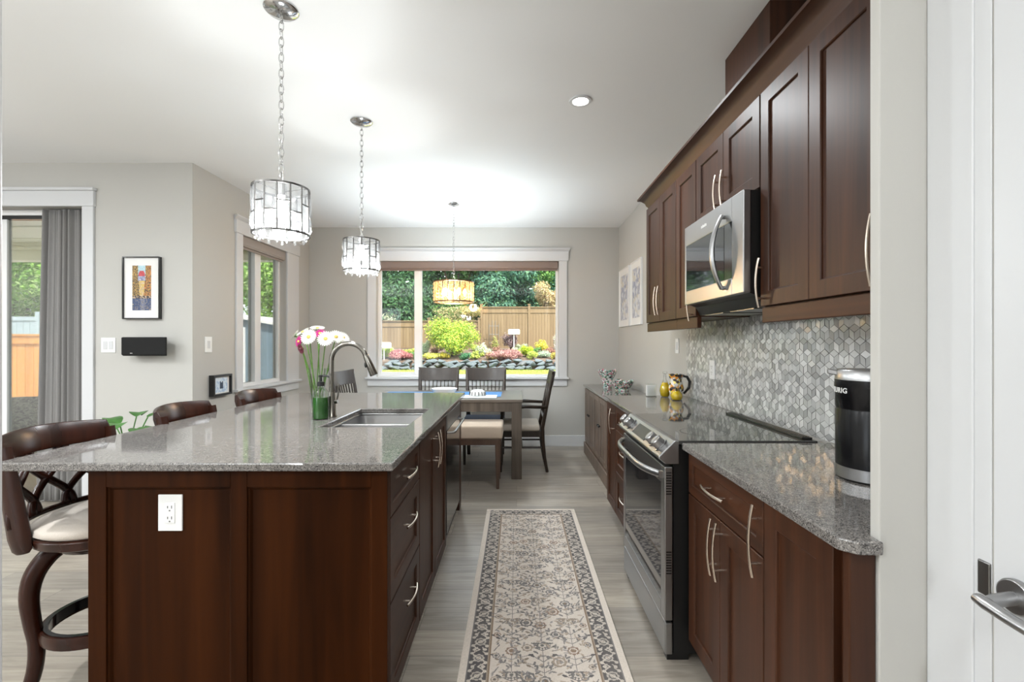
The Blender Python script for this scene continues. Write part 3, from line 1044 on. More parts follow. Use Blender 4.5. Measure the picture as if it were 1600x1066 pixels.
# ---- range
def kitchen_range():
    y0, y1 = 1.937, 2.690
    t = thing('range', 'stainless slide-in electric range with black glass top and front knobs', 'range', (0.97, (y0 + y1) / 2, 0))
    P = dict(parent=t, world=True)
    obj('body', bx(0.655, XR - 0.03, y0 + 0.012, y1 - 0.012, 0.03, 0.90), 'black', **P)
    obj('cooktop', bx(0.672, XR - 0.06, y0, y1, 0.906, 0.921), 'cooktop', bevel=0.003, **P)
    bm = bmesh.new()
    box(bm, 1.195, 1.24, y0 + 0.02, y1 - 0.02, 0.921, 0.931)
    for k in range(3):
        box(bm, 1.206 + k * 0.011, 1.212 + k * 0.011, y0 + 0.03, y1 - 0.03, 0.931, 0.9335)
    obj('rear_vent', bm, 'black', bevel=0.002, **P)
    for (cx_, cy_, r_) in ((0.85, 2.13, 0.10), (0.85, 2.50, 0.085), (1.08, 2.13, 0.075), (1.08, 2.50, 0.10)):
        bm = bmesh.new()
        lathe(bm, [(r_ - 0.002, 0.9213), (r_, 0.9213)], (cx_, cy_, 0), 48)
        obj('burner_ring', bm, 'steel_dark', **P)
    # slanted control panel
    prof = [(0.676, 0.921), (0.655, 0.921), (0.590, 0.856), (0.590, 0.846), (0.618, 0.824), (0.676, 0.824)]
    obj('control_panel', prism_y(prof, y0, y1), 'steel', bevel=0.004, **P)
    n = Vector((-0.065, 0, 0.065)).normalized()
    c0 = Vector((0.6215, 0, 0.887))
    for k, yy in enumerate((y0 + 0.075, y0 + 0.165, y1 - 0.165, y1 - 0.075)):
        bm = bmesh.new()
        p = c0 + Vector((0, yy, 0))
        tube(bm, [p - n * 0.001, p + n * 0.006, p + n * 0.0065, p + n * 0.034, p + n * 0.037], [0.033, 0.033, 0.027, 0.025, 0.022], 28)
        kb = obj('knob', bm, 'steel', smooth='auto', **P)
        bm = bmesh.new()
        a = Vector((0.5, 0, 0.5)).normalized()
        q = p + n * 0.037
        tube(bm, [q - a * 0.018, q + a * 0.018], [0.005, 0.005], 8)
        g = obj('grip', bm, 'steel', smooth='auto', **P)
        g.parent = kb
    bm = bmesh.new()
    a = Vector((0.65, 0, 0.65)).normalized()
    cc = c0 + n * 0.001
    ym = (y0 + y1) / 2
    vs_ = []
    for u, v in ((-0.03, -0.11), (-0.03, 0.11), (0.03, 0.11), (0.03, -0.11)):
        vs_.append(bm.verts.new(cc + a * u + Vector((0, ym + v, 0))))
    vt_ = [bm.verts.new(v.co + n * 0.002) for v in vs_]
    bm.faces.new(vt_)
    for k in range(4):
        bm.faces.new((vs_[k], vs_[(k + 1) % 4], vt_[(k + 1) % 4], vt_[k]))
    obj('display', bm, 'black', **P)
    # door
    xf = 0.615
    bm = bmesh.new()
    a, b = y0 + 0.055, y1 - 0.045
    box(bm, xf, 0.65, y0 + 0.004, a, 0.172, 0.812)
    box(bm, xf, 0.65, b, y1 - 0.004, 0.172, 0.812)
    box(bm, xf, 0.65, a, b, 0.172, 0.235)
    box(bm, xf, 0.65, a, b, 0.735, 0.812)
    d = obj('oven_door', bm, 'steel', bevel=0.004, **P)
    g = obj('door_glass', bx(xf + 0.002, 0.648, a, b, 0.235, 0.735), 'ovenglass', **P)
    bm = bmesh.new()
    pts = []
    for i in range(21):
        s = -1 + 2 * i / 20
        pts.append((xf - 0.010 - 0.055 * (1 - s ** 4), ym + s * 0.345, 0.775))
    tube(bm, pts, 0.011, 12, sx=1.0, sy=1.4)
    for s in (-1, 1):
        box(bm, xf - 0.018, xf + 0.004, ym + s * 0.345 - 0.012, ym + s * 0.345 + 0.012, 0.762, 0.788)
    obj('handle', bm, 'steel', smooth='auto', **P)
    bm = bmesh.new()
    for zz in (0.79, 0.46):
        for k in range(9):
            box(bm, 0.622, 0.644, y0 + 0.0025, y0 + 0.006, zz - k * 0.011 - 0.005, zz - k * 0.011)
    obj('vent_slots', bm, 'black', **P)
    obj('warming_drawer', bx(xf + 0.002, 0.65, y0 + 0.004, y1 - 0.004, 0.03, 0.163), 'steel', bevel=0.006, **P)
    bm = bmesh.new()
    box(bm, 0.63, 0.72, y0 + 0.02, y0 + 0.06, 0.0, 0.03)
    box(bm, 0.63, 0.72, y1 - 0.06, y1 - 0.02, 0.0, 0.03)
    box(bm, 1.15, 1.22, y0 + 0.02, y0 + 0.06, 0.0, 0.03)
    box(bm, 1.15, 1.22, y1 - 0.06, y1 - 0.02, 0.0, 0.03)
    obj('feet', bm, 'black', **P)
kitchen_range()

# ---- tumbling-block backsplash
def backsplash():
    ya, yb, za, zb = 1.016, 3.575, 0.916, 1.475
    s = 0.0335
    wd = s * math.sqrt(3)
    x = XR - 0.0075
    verts, faces, cols = [], [], []
    row = 0
    zc = za
    while zc < zb + s:
        off = (row % 2) * wd / 2
        yc = ya + off - wd
        while yc < yb + wd:
            P6 = [(yc + s * math.cos(R(30 + 60 * k)), zc + s * math.sin(R(30 + 60 * k))) for k in range(6)]
            # vertices 0:30deg 1:90 2:150 3:210 4:270 5:330
            quads = [((yc, zc), P6[0], P6[1], P6[2]), ((yc, zc), P6[2], P6[3], P6[4]), ((yc, zc), P6[4], P6[5], P6[0])]
            for q in quads:
                qx = sum(p[0] for p in q) / 4
                qz = sum(p[1] for p in q) / 4
                k = 0.93
                pts = [(qx + (p[0] - qx) * k, qz + (p[1] - qz) * k) for p in q]
                pts = [(min(max(p[0], ya), yb), min(max(p[1], za), zb)) for p in pts]
                if max(p[0] for p in pts) - min(p[0] for p in pts) < 0.004 or max(p[1] for p in pts) - min(p[1] for p in pts) < 0.004:
                    continue
                i0 = len(verts)
                tl = (rng.random(3) - 0.5) * 0.0016
                for j, p in enumerate(pts):
                    verts.append((x - 0.001 + tl[0] * (1 if j in (0, 1) else -1) + tl[1] * (1 if j in (1, 2) else -1), p[0], p[1]))
                faces.append((i0, i0 + 1, i0 + 2, i0 + 3))
                g = 0.60 + 0.34 * (rng.random() - 0.5) * 1.3
                cols.append((g * 0.97, g * 0.97, g * 0.95, 1))
            yc += wd
        zc += 1.5 * s
        row += 1
    me = bpy.data.meshes.new('tiles')
    me.from_pydata(verts, [], faces)
    ca = me.color_attributes.new('Col', 'FLOAT_COLOR', 'CORNER')
    arr = np.repeat(np.array(cols, dtype=np.float32), 4, axis=0)
    ca.data.foreach_set('color', arr.ravel())
    me.materials.append(M['tilemat'])
    root = sroot('trim_2', (XR, ya, za))
    struct('grout_bed', bx(XR - 0.007, XR - 0.0005, ya, yb, za, zb), 'grout', parent=root, world=True)
    o = bpy.data.objects.new('tiles', me)
    COL.objects.link(o)
    o.parent = root
    me.transform(root.matrix_basis.inverted())
backsplash()

# ------------------------------------------------------------------ island
IX0, IX1, IY0, IY1 = -1.80, -0.425, 1.603, 3.85
SX0, SX1, SY0, SY1 = -0.97, -0.545, 2.285, 2.92
def island():
    bm = bmesh.new()
    for (a, b, c, d) in ((IX0, SX0, IY0, IY1), (SX1, IX1, IY0, IY1), (SX0, SX1, IY0, SY0), (SX0, SX1, SY1, IY1)):
        pass
    z0, z1 = 0.886, 0.915
    ox = [IX0, SX0, SX1, IX1]
    oy = [IY0, SY0, SY1, IY1]
    top = [[bm.verts.new((x, y, z1)) for y in oy] for x in ox]
    bot = [[bm.verts.new((x, y, z0)) for y in oy] for x in ox]
    for i in range(3):
        for j in range(3):
            if i == 1 and j == 1:
                continue
            bm.faces.new((top[i][j], top[i + 1][j], top[i + 1][j + 1], top[i][j + 1]))
            bm.faces.new((bot[i][j], bot[i][j + 1], bot[i + 1][j + 1], bot[i + 1][j]))
    def side(a, b):
        bm.faces.new((top[a[0]][a[1]], top[b[0]][b[1]], bot[b[0]][b[1]], bot[a[0]][a[1]]))
    for j in range(3):
        side((0, j), (0, j + 1)); side((3, j), (3, j + 1))
        side((j, 0), (j + 1, 0)); side((j, 3), (j + 1, 3))
    side((1, 1), (1, 2)); side((2, 1), (2, 2)); side((1, 1), (2, 1)); side((1, 2), (2, 2))
    o = obj('island_countertop', bm, 'granite', bevel=0.005)
    tag(o, 'large polished grey speckled granite top of the kitchen island', 'countertop')
    # near end panel
    y0 = 1.635
    t = thing('island_end_panel', 'dark wood end panel of the island with two recessed panels', 'cabinet panel', (-0.975, y0, 0))
    P = dict(parent=t, world=True)
    bm = bmesh.new()
    for a, b in ((-1.50, -1.436), (-1.001, -0.943), (-0.508, -0.452)):
        box(bm, a, b, y0, y0 + 0.022, 0.0, 0.885)
    for a, b in ((-1.436, -1.001), (-0.943, -0.508)):
        box(bm, a, b, y0, y0 + 0.022, 0.822, 0.885)
        box(bm, a, b, y0, y0 + 0.022, 0.0, 0.10)
    obj('frame', bm, 'panelwood', bevel=0.002, **P)
    for a, b in ((-1.436, -1.001), (-0.943, -0.508)):
        bm = bmesh.new()
        f = lambda u, v, w_: (u, y0 + 0.02 - w_, v)
        e = 0.012
        vr = []
        for ins, wv in ((0, 0.014), (e * 0.5, 0.012), (e, 0.004)):
            vr.append([bm.verts.new(f(p, q, wv)) for p, q in ((a + ins, 0.10 + ins), (b - ins, 0.10 + ins), (b - ins, 0.822 - ins), (a + ins, 0.822 - ins))])
        for A_, B_ in zip(vr, vr[1:]):
            for k in range(4):
                bm.faces.new((A_[k], A_[(k + 1) % 4], B_[(k + 1) % 4], B_[k]))
        bm.faces.new(vr[-1])
        obj('panel', bm, 'panelwood', **P)
    obj('backing', bx(-1.50, -0.452, y0 + 0.0225, y0 + 0.03, 0.0, 0.885), 'wood', **P)
    # aisle side units
    xf = -0.47
    fi = lambda u, v, w_: (xf + w_, u, v)
    def unit(name, label, a, b):
        q = thing(name, label, 'cabinet', (-0.79, (a + b) / 2, 0))
        bm = bmesh.new()
        if name == 'sink_cabinet':
            box(bm, -1.10, xf, a, a + 0.018, 0.0, 0.885)
            box(bm, -1.10, xf, b - 0.018, b, 0.0, 0.885)
            box(bm, -1.10, -1.085, a + 0.018, b - 0.018, 0.0, 0.885)
            box(bm, xf - 0.018, xf, a + 0.018, b - 0.018, 0.0, 0.885)
            box(bm, -1.085, xf - 0.018, a + 0.018, b - 0.018, 0.08, 0.10)
        else:
            box(bm, -1.10, xf, a, b, 0.0, 0.885)
        obj('body', bm, 'wood', q, world=True)
        return q
    t = unit('drawer_cabinet', 'three-drawer cabinet at the near corner of the island', 1.667, 2.168)
    front(t, 'drawer', fi, 1.664, 2.168, 0.70, 0.872, 'wood_y', (1.92, 0.795, False))
    front(t, 'drawer', fi, 1.664, 2.168, 0.395, 0.697, 'wood_y', (1.92, 0.60, False))
    front(t, 'drawer', fi, 1.664, 2.168, 0.03, 0.392, 'wood_y', (1.92, 0.295, False))
    t = unit('sink_cabinet', 'two-door island cabinet under the sink', 2.172, 2.988)
    front(t, 'door', fi, 2.172, 2.58, 0.03, 0.872, 'wood', (2.545, 0.745, True), L=0.19)
    front(t, 'door', fi, 2.58, 2.988, 0.03, 0.872, 'wood', (2.615, 0.745, True), L=0.19)
    # dishwasher
    t = thing('dishwasher', 'dark stainless dishwasher with silver control strip in the island', 'dishwasher', (-0.76, 3.33, 0))
    P = dict(parent=t, world=True)
    obj('tub', bx(-1.06, -0.475, 3.0, 3.66, 0.06, 0.88), 'black', **P)
    obj('door', bx(-0.474, -0.447, 3.0, 3.66, 0.09, 0.76), 'blackgloss', bevel=0.004, **P)
    obj('control_strip', bx(-0.474, -0.443, 3.0, 3.66, 0.763, 0.865), 'steel', bevel=0.004, **P)
    bm = bmesh.new()
    tube(bm, [(-0.445, 3.05, 0.74), (-0.415, 3.05, 0.74), (-0.405, 3.08, 0.74), (-0.405, 3.58, 0.74), (-0.415, 3.61, 0.74), (-0.445, 3.61, 0.74)], 0.008, 10)
    obj('handle', bm, 'steel', smooth='auto', **P)
    obj('kick_plate', bx(-0.50, -0.476, 3.0, 3.66, 0.0, 0.088), 'black', **P)
    t = thing('island_far_panel', 'plain dark wood panel closing the dining end of the island', 'cabinet panel', (-0.975, 3.80, 0))
    obj('board', bx(-1.50, -0.452, 3.69, 3.815, 0.0, 0.885), 'wood', t, world=True, bevel=0.002)
    t = thing('island_back_panel', 'dark wood panel on the stool side of the island', 'cabinet panel', (-1.115, 2.67, 0))
    bm = bmesh.new()
    f2 = lambda u, v, w_: (-1.105 - w_, u, v)
    obj('board', bx(-1.120, -1.104, 1.668, 3.688, 0.0, 0.885), 'wood', t, world=True)
    for k in range(3):
        bm = bmesh.new()
        f3 = lambda u, v, w_: (-1.120 - w_, u, v)
        panel_front(bm, f3, 1.69 + k * 0.665, 2.335 + k * 0.665, 0.06, 0.86)
        obj('panel', bm, 'wood', t, world=True)
island()

def sink():
    t = thing('kitchen_sink', 'undermount double-bowl stainless sink set in the island', 'sink', (-0.757, 2.6, 0.66))
    P = dict(parent=t, world=True)
    yd = 2.585
    a0, a1, b0, b1 = SX0 + 0.004, SX1 - 0.004, SY0 + 0.004, SY1 - 0.004
    zr = 0.884
    def bowl(y0, y1, zt):
        bm = bmesh.new()
        tp = [bm.verts.new(p) for p in ((a0, y0, zt), (a1, y0, zt), (a1, y1, zt), (a0, y1, zt))]
        i = 0.02
        bt = [bm.verts.new(p) for p in ((a0 + i, y0 + i, 0.69), (a1 - i, y0 + i, 0.69), (a1 - i, y1 - i, 0.69), (a0 + i, y1 - i, 0.69))]
        for k in range(4):
            bm.faces.new((tp[k], tp[(k + 1) % 4], bt[(k + 1) % 4], bt[k]))
        bm.faces.new(bt)
        o = obj('bowl', bm, 'steel', smooth=True, bevel=0.035, seg=5, **P)
        return o
    bowl(b0, yd - 0.012, 0.874)
    bowl(yd + 0.012, b1, 0.874)
    bm = bmesh.new()
    box(bm, a0, a1, yd - 0.012, yd + 0.012, 0.868, 0.876)
    box(bm, a0 - 0.02, a0, b0 - 0.02, b1 + 0.02, 0.872, 0.8855)
    box(bm, a1, a1 + 0.02, b0 - 0.02, b1 + 0.02, 0.872, 0.8855)
    box(bm, a0, a1, b0 - 0.02, b0, 0.872, 0.8855)
    box(bm, a0, a1, b1, b1 + 0.02, 0.872, 0.8855)
    obj('rim', bm, 'steel', bevel=0.003, **P)
    for yy in ((b0 + yd) / 2, (b1 + yd) / 2):
        bm = bmesh.new()
        lathe(bm, [(0.0, 0.692), (0.02, 0.692), (0.03, 0.696), (0.042, 0.694), (0.042, 0.6905)], ((a0 + a1) / 2, yy, 0), 28)
        obj('drain', bm, 'steel_dark', smooth=True, **P)
sink()

def faucet():
    c = Vector((-1.03, 2.60, 0.915))
    t = thing('faucet', 'tall gooseneck pull-down steel faucet beside the sink', 'faucet', c)
    bm = bmesh.new()
    lathe(bm, [(0.0, 0), (0.03, 0), (0.03, 0.006), (0.026, 0.012), (0.023, 0.09), (0.018, 0.14), (0.0, 0.14)], seg=24)
    obj('base', bm, 'faucet', t, smooth='auto')
    bm = bmesh.new()
    pts = [(0, 0, 0.13), (0, 0, 0.31)]
    r = 0.098
    for i in range(1, 16):
        a = PI - i * (PI * 0.90) / 15
        pts.append((r + r * math.cos(a), 0, 0.31 + r * math.sin(a)))
    tube(bm, pts, 0.0135, 16)
    obj('spout', bm, 'faucet', t, smooth='auto')
    e = Vector(pts[-1])
    d = (e - Vector(pts[-2])).normalized()
    bm = bmesh.new()
    tube(bm, [e - d * 0.002, e + d * 0.005, e + d * 0.05, e + d * 0.115, e + d * 0.118], [0.0145, 0.016, 0.019, 0.0225, 0.021], 18)
    sp = obj('spray_head', bm, 'faucet', t, smooth='auto')
    bm = bmesh.new()
    q = e + d * 0.05 + Vector((-0.02, 0, -0.004))
    ball(bm, q, 0.008, 0.006, 0.018)
    b = obj('button', bm, 'black', None, smooth=True)
    b.parent = sp
    bm = bmesh.new()
    tube(bm, [(0.015, 0, 0.085), (0.036, 0, 0.085)], 0.013, 14)
    tube(bm, [(0.03, 0, 0.09), (0.037, 0.0, 0.12), (0.040, 0.0, 0.185)], [0.005, 0.0045, 0.004], 10)
    obj('lever', bm, 'faucet', t, smooth='auto')
faucet()

def soap():
    t = thing('soap_dispenser', 'clear bottle of green dish soap with a black pump by the faucet', 'soap bottle', (-1.06, 2.53, 0.915))
    bm = bmesh.new()
    lathe(bm, [(0, 0.0), (0.041, 0.0), (0.043, 0.004), (0.043, 0.125), (0.040, 0.145), (0.028, 0.163), (0.016, 0.170), (0.016, 0.182), (0.0, 0.182)], seg=28)
    obj('bottle', bm, 'glass', t, smooth='auto')
    bm = bmesh.new()
    lathe(bm, [(0, 0.004), (0.039, 0.004), (0.0405, 0.008), (0.0405, 0.118), (0.0, 0.118)], seg=28)
    obj('liquid', bm, 'green', t, smooth='auto')
    bm = bmesh.new()
    lathe(bm, [(0, 0.178), (0.019, 0.178), (0.019, 0.20), (0.008, 0.204), (0.006, 0.225), (0.012, 0.227), (0.012, 0.238), (0, 0.238)], seg=20)
    tube(bm, [(0.0, 0, 0.233), (0.036, -0.004, 0.233), (0.046, -0.006, 0.228)], 0.0055, 10)
    obj('pump', bm, 'black', t, smooth='auto')
soap()

VC = Vector((-1.175, 2.76, 0.915))
def vase():
    t = thing('flower_vase', 'clear flared glass vase holding gerbera daisies on the island', 'vase', VC)
    bm = bmesh.new()
    lathe(bm, [(0, 0.0), (0.034, 0.0), (0.037, 0.006), (0.037, 0.04), (0.042, 0.14), (0.056, 0.262), (0.0535, 0.262), (0.039, 0.14), (0.033, 0.04), (0.03, 0.02), (0.0, 0.018)], seg=32)
    obj('glass', bm, 'glass', t, smooth='auto')
    bm = bmesh.new()
    lathe(bm, [(0, 0.021), (0.029, 0.021), (0.032, 0.04), (0.036, 0.11), (0, 0.11)], seg=28)
    obj('water', bm, thin_glass('vase_water', (0.90, 0.94, 0.90), 0.3), t, smooth='auto')
vase()

def petals_bm(r, n, cup, rows, colr):
    bm = bmesh.new()
    lay = bm.loops.layers.float_color.new('Col')
    for k in range(rows):
        rr = r * (1 - 0.22 * k)
        for i in range(n):
            a = 2 * PI * (i + 0.5 * (k % 2)) / n
            ca, sa = math.cos(a), math.sin(a)
            wd = rr * 2 * PI / n * 0.62
            prof = [(0.18, 0.35), (0.45, 0.8), (0.8, 1.0), (0.96, 0.6)]
            L_, R_ = [], []
            for q, ww in prof:
                h = cup * rr * (q ** 2) * 0.5 + 0.004 * k
                L_.append(bm.verts.new((rr * q * ca - sa * wd * ww / 2, rr * q * sa + ca * wd * ww / 2, h)))
                R_.append(bm.verts.new((rr * q * ca + sa * wd * ww / 2, rr * q * sa - ca * wd * ww / 2, h)))
            tip = bm.verts.new((rr * ca, rr * sa, cup * rr * 0.52 + 0.004 * k))
            fs = [bm.faces.new((L_[j], R_[j], R_[j + 1], L_[j + 1])) for j in range(3)]
            fs.append(bm.faces.new((L_[3], R_[3], tip)))
            v = 0.88 + 0.12 * random.random()
            for f in fs:
                for l in f.loops:
                    l[lay] = (colr[0] * v, colr[1] * v, colr[2] * v, 1)
    return bm

def gerbera(head, tilt, r, colr, label, cat='flower', ctr=(0.60, 0.42, 0.08)):
    foot = VC + Vector((random.uniform(-0.018, 0.018), random.uniform(-0.018, 0.018), 0.03))
    t = thing('gerbera_daisy', label, cat, foot, group='gerberas in the glass vase')
    hd = Vector(head) - foot
    n = Vector(tilt).normalized()
    bm = bmesh.new()
    mid = Vector((hd.x * 0.35, hd.y * 0.35, hd.z * 0.5))
    pts = []
    for i in range(9):
        s = i / 8
        pts.append(Vector((0, 0, 0)) * (1 - s) ** 2 + mid * 2 * s * (1 - s) + (hd - n * 0.004) * s * s)
    tube(bm, pts, 0.0032, 8)
    obj('stem', bm, 'stem', t, smooth=True)
    rot = Vector((0, 0, 1)).rotation_difference(n).to_matrix().to_4x4()
    mt = Matrix.Translation(hd) @ rot
    r *= 1.14
    bm = petals_bm(r, 22, 0.35, 2, colr)
    bmesh.ops.transform(bm, matrix=mt, verts=bm.verts)
    obj('petals', bm, 'petal', t)
    bm = bmesh.new()
    ball(bm, (0, 0, 0.006), r * 0.24, r * 0.24, 0.007)
    bmesh.ops.transform(bm, matrix=mt, verts=bm.verts)
    obj('flower_centre', bm, simple('gerbera_centre', ctr, 0.8), t, smooth=True)
    bm = bmesh.new()
    lathe(bm, [(0.0, -0.012), (0.008, -0.010), (r * 0.36, 0.001), (r * 0.3, 0.003), (0, 0.0)], seg=14)
    bmesh.ops.transform(bm, matrix=mt, verts=bm.verts)
    obj('calyx', bm, 'stem', t, smooth=True)
WH = (0.84, 0.82, 0.76)
MG = (0.50, 0.02, 0.21)
BU = (0.16, 0.02, 0.045)
for (x, y, Y, tl, r, c, lb) in (
    (483, 527, 2.62, (-0.1, -1, 0.35), 0.041, WH, 'round white gerbera facing the camera at the front left of the bunch'),
    (509, 530, 2.64, (0.15, -1, 0.45), 0.041, WH, 'white gerbera facing the camera in the middle of the bunch'),
    (525, 527, 2.72, (0.55, -0.8, 0.6), 0.039, WH, 'white gerbera turned right above the faucet side of the bunch'),
    (536, 528, 2.82, (0.8, -0.5, 0.6), 0.036, WH, 'rightmost white gerbera, seen tilted away to the right'),
    (496, 514, 2.80, (0.1, -0.3, 1.0), 0.038, WH, 'topmost white gerbera seen edge-on'),
    (474, 520, 2.78, (-0.5, -0.4, 0.9), 0.040, WH, 'white gerbera tipped up behind the front left bloom'),
    (462, 524, 2.84, (-0.9, -0.3, 0.6), 0.036, (0.74, 0.74, 0.68), 'leftmost white gerbera turned away to the left'),
    (468, 534, 2.68, (-0.7, -0.9, 0.2), 0.030, MG, 'magenta gerbera at the left below the white blooms'),
    (500, 522, 2.74, (0.1, -0.8, 0.7), 0.030, MG, 'magenta gerbera peeking between two white blooms'),
    (471, 545, 2.66, (-0.6, -0.8, -0.3), 0.028, BU, 'drooping dark burgundy gerbera at the lower left of the bunch')):
    gerbera(px(x, y, Y), tl, r, c, lb, ctr=(0.60, 0.42, 0.10) if c is not BU else (0.1, 0.03, 0.03))

# ------------------------------------------------------------------ wall plates
def outlet(name, label, f, uc, vc, wd=0.078, ht=0.122, kind='outlet', n=1):
    p0 = f(uc, vc, 0)
    t = thing(name, label, 'outlet' if kind == 'outlet' else 'light switch', p0)
    P = dict(parent=t, world=True)
    def slabf(u0, u1, v0, v1, w0, w1):
        a, b = f(u0, v0, w0), f(u1, v1, w1)
        return bx(a[0], b[0], a[1], b[1], a[2], b[2])
    obj('plate', slabf(uc - wd / 2, uc + wd / 2, vc - ht / 2, vc + ht / 2, 0.0, 0.006), 'white', bevel=0.002, **P)
    if kind == 'outlet':
        ins = obj('insert', slabf(uc - 0.018, uc + 0.018, vc - 0.036, vc + 0.036, 0.005, 0.008), 'white', bevel=0.002, **P)
        bm = bmesh.new()
        for dz in (-0.019, 0.019):
            for du, hh in ((-0.007, 0.008), (0.007, 0.010)):
                a, b = f(uc + du - 0.0013, vc + dz + 0.002 - hh / 2, 0.0075), f(uc + du + 0.0013, vc + dz + 0.002 + hh / 2, 0.0086)
                box(bm, a[0], b[0], a[1], b[1], a[2], b[2])
            a, b = f(uc - 0.0025, vc + dz - 0.0125, 0.0075), f(uc + 0.0025, vc + dz - 0.008, 0.0086)
            box(bm, a[0], b[0], a[1], b[1], a[2], b[2])
        obj('slots', bm, 'offslot', **P)
    else:
        for k in range(n):
            u = uc + (k - (n - 1) / 2) * 0.046
            obj('rocker', slabf(u - 0.016, u + 0.016, vc - 0.033, vc + 0.033, 0.005, 0.010), 'trim', bevel=0.002, **P)
outlet('wall_outlet', 'white double outlet on the dark island end panel', lambda u, v, w_: (u, 1.635 + 0.016 - w_, v), -1.22, 0.729, 0.085, 0.128)
outlet('light_switch', 'white double rocker switch beside the black speaker', lambda u, v, w_: (u, YP - w_, v), -3.34, 1.306, 0.118, 0.122, 'switch', 2)
outlet('light_switch', 'white single switch above the small black frame', lambda u, v, w_: (XL + w_, u, v), 4.02, 1.31, 0.09, 0.135, 'switch', 1)
outlet('light_switch', 'white switch on the painted wall past the tile backsplash', lambda u, v, w_: (XR - w_, u, v), 3.80, 1.30, 0.075, 0.12, 'switch', 1)
outlet('wall_outlet', 'white outlet set in the marble backsplash behind the range', lambda u, v, w_: (XR - 0.0085 - w_, u, v), 3.10, 1.148, 0.08, 0.125)

# ------------------------------------------------------------------ pictures, speaker
def colour_grid(name, nx, nz, fn, w_, h_):
    """flat upright print on the XZ plane, coloured cell by cell"""
    vs_ = [((i / nx - 0.5) * w_, 0, (j / nz) * h_) for j in range(nz + 1) for i in range(nx + 1)]
    fs = [(j * (nx + 1) + i, j * (nx + 1) + i + 1, (j + 1) * (nx + 1) + i + 1, (j + 1) * (nx + 1) + i) for j in range(nz) for i in range(nx)]
    me = bpy.data.meshes.new(name)
    me.from_pydata(vs_, [], fs)
    ca = me.color_attributes.new('Col', 'FLOAT_COLOR', 'CORNER')
    arr = np.array([fn((i + 0.5) / nx, (j + 0.5) / nz) + (1,) for j in range(nz) for i in range(nx)], dtype=np.float32)
    ca.data.foreach_set('color', np.repeat(arr, 4, axis=0).ravel())
    me.materials.append(M['paintmat'])
    o = bpy.data.objects.new(name, me)
    COL.objects.link(o)
    return o

def street(u, v):
    n = random.random()
    j = 0.75 + 0.5 * random.random()
    edge = 0.30 - 0.16 * (v - 0.4) if v > 0.3 else 0.2
    if v < 0.27:
        c = (0.05, 0.075, 0.16) if abs(u - 0.55) > 0.12 else (0.16, 0.17, 0.24)
        if n > 0.85: c = (0.3, 0.25, 0.2)
    elif v < 0.33:
        c = (0.03, 0.02, 0.03) if n > 0.35 else (0.6, 0.45, 0.3)
    elif (u - 0.5) ** 2 / 0.03 + (v - 0.80) ** 2 / 0.008 < 1 and v > 0.77:
        c = (0.50, 0.06, 0.07)
    elif v > 0.66 and abs(u - 0.5) < 0.2 and v < 0.78:
        c = (0.22, 0.24, 0.40) if n > 0.4 else (0.5, 0.5, 0.6)
    elif u < edge + 0.08 or u > 0.92 - edge:
        c = (0.25, 0.15, 0.05) if n > 0.5 else ((0.06, 0.05, 0.03) if n > 0.22 else (0.48, 0.30, 0.08))
        if u > 0.6 and n > 0.6: c = (0.48, 0.17, 0.04)
    elif v > 0.72:
        c = (0.42, 0.60, 0.66)
    else:
        c = (0.62, 0.43, 0.12) if n > 0.35 else (0.55, 0.42, 0.30)
    return tuple(x * j for x in c)

def framed(name, label, wd, ht, pw, ph, loc, rz, frame_mat, art, depth=0.022, fw=0.008, matm='mat_board', art_dz=0.0):
    t = thing(name, label, 'picture', loc, rz)
    bm = bmesh.new()
    box(bm, -wd / 2, -wd / 2 + fw, -depth, 0, 0, ht)
    box(bm, wd / 2 - fw, wd / 2, -depth, 0, 0, ht)
    box(bm, -wd / 2 + fw, wd / 2 - fw, -depth, 0, 0, fw)
    box(bm, -wd / 2 + fw, wd / 2 - fw, -depth, 0, ht - fw, ht)
    obj('frame', bm, frame_mat, t, bevel=0.0015)
    obj('mat_board', bx(-wd / 2 + fw, wd / 2 - fw, -depth * 0.55, -0.001, fw, ht - fw), matm, t)
    if callable(art):
        a = colour_grid('print', 30, 68, art, pw, ph)
        a.parent = t
        a.location = (0, -depth * 0.55 - 0.0008, (ht - ph) / 2 + art_dz)
    else:
        obj('print', bx(-pw / 2, pw / 2, -depth * 0.55 - 0.001, -depth * 0.55, (ht - ph) / 2 + art_dz, (ht + ph) / 2 + art_dz), art, t)
    return t
framed('framed_print', 'black-framed print of a street with a red dome on the living wall', 0.305, 0.508, 0.153, 0.365, (-3.055, YP - 0.001, 1.519), 0, 'blackgloss', street, 0.03, 0.009)
framed('framed_print', 'white-framed pale abstract picture nearest the back wall corner', 0.51, 0.70, 0.36, 0.54, (XR - 0.001, 5.62, 1.518), R(90) + PI, 'white', 'abstract')
framed('framed_print', 'white-framed pale abstract picture nearest the wall cabinets', 0.44, 0.70, 0.32, 0.54, (XR - 0.001, 5.06, 1.518), R(90) + PI, 'white', 'abstract')
t = framed('digital_frame', 'small thick black frame with a pale blue picture under the switch', 0.26, 0.185, 0.17, 0.13, (XL + 0.001, 4.16, 0.858), R(90), 'black', 'screen', 0.045, 0.018, 'mat_board')
bm = bmesh.new()
box(bm, -0.022, 0.022, -0.0275, -0.0262, 0.06, 0.115)
box(bm, -0.020, -0.010, -0.0275, -0.0262, 0.115, 0.125)
box(bm, 0.010, 0.020, -0.0275, -0.0262, 0.115, 0.125)
obj('motif', bm, 'navy', t)

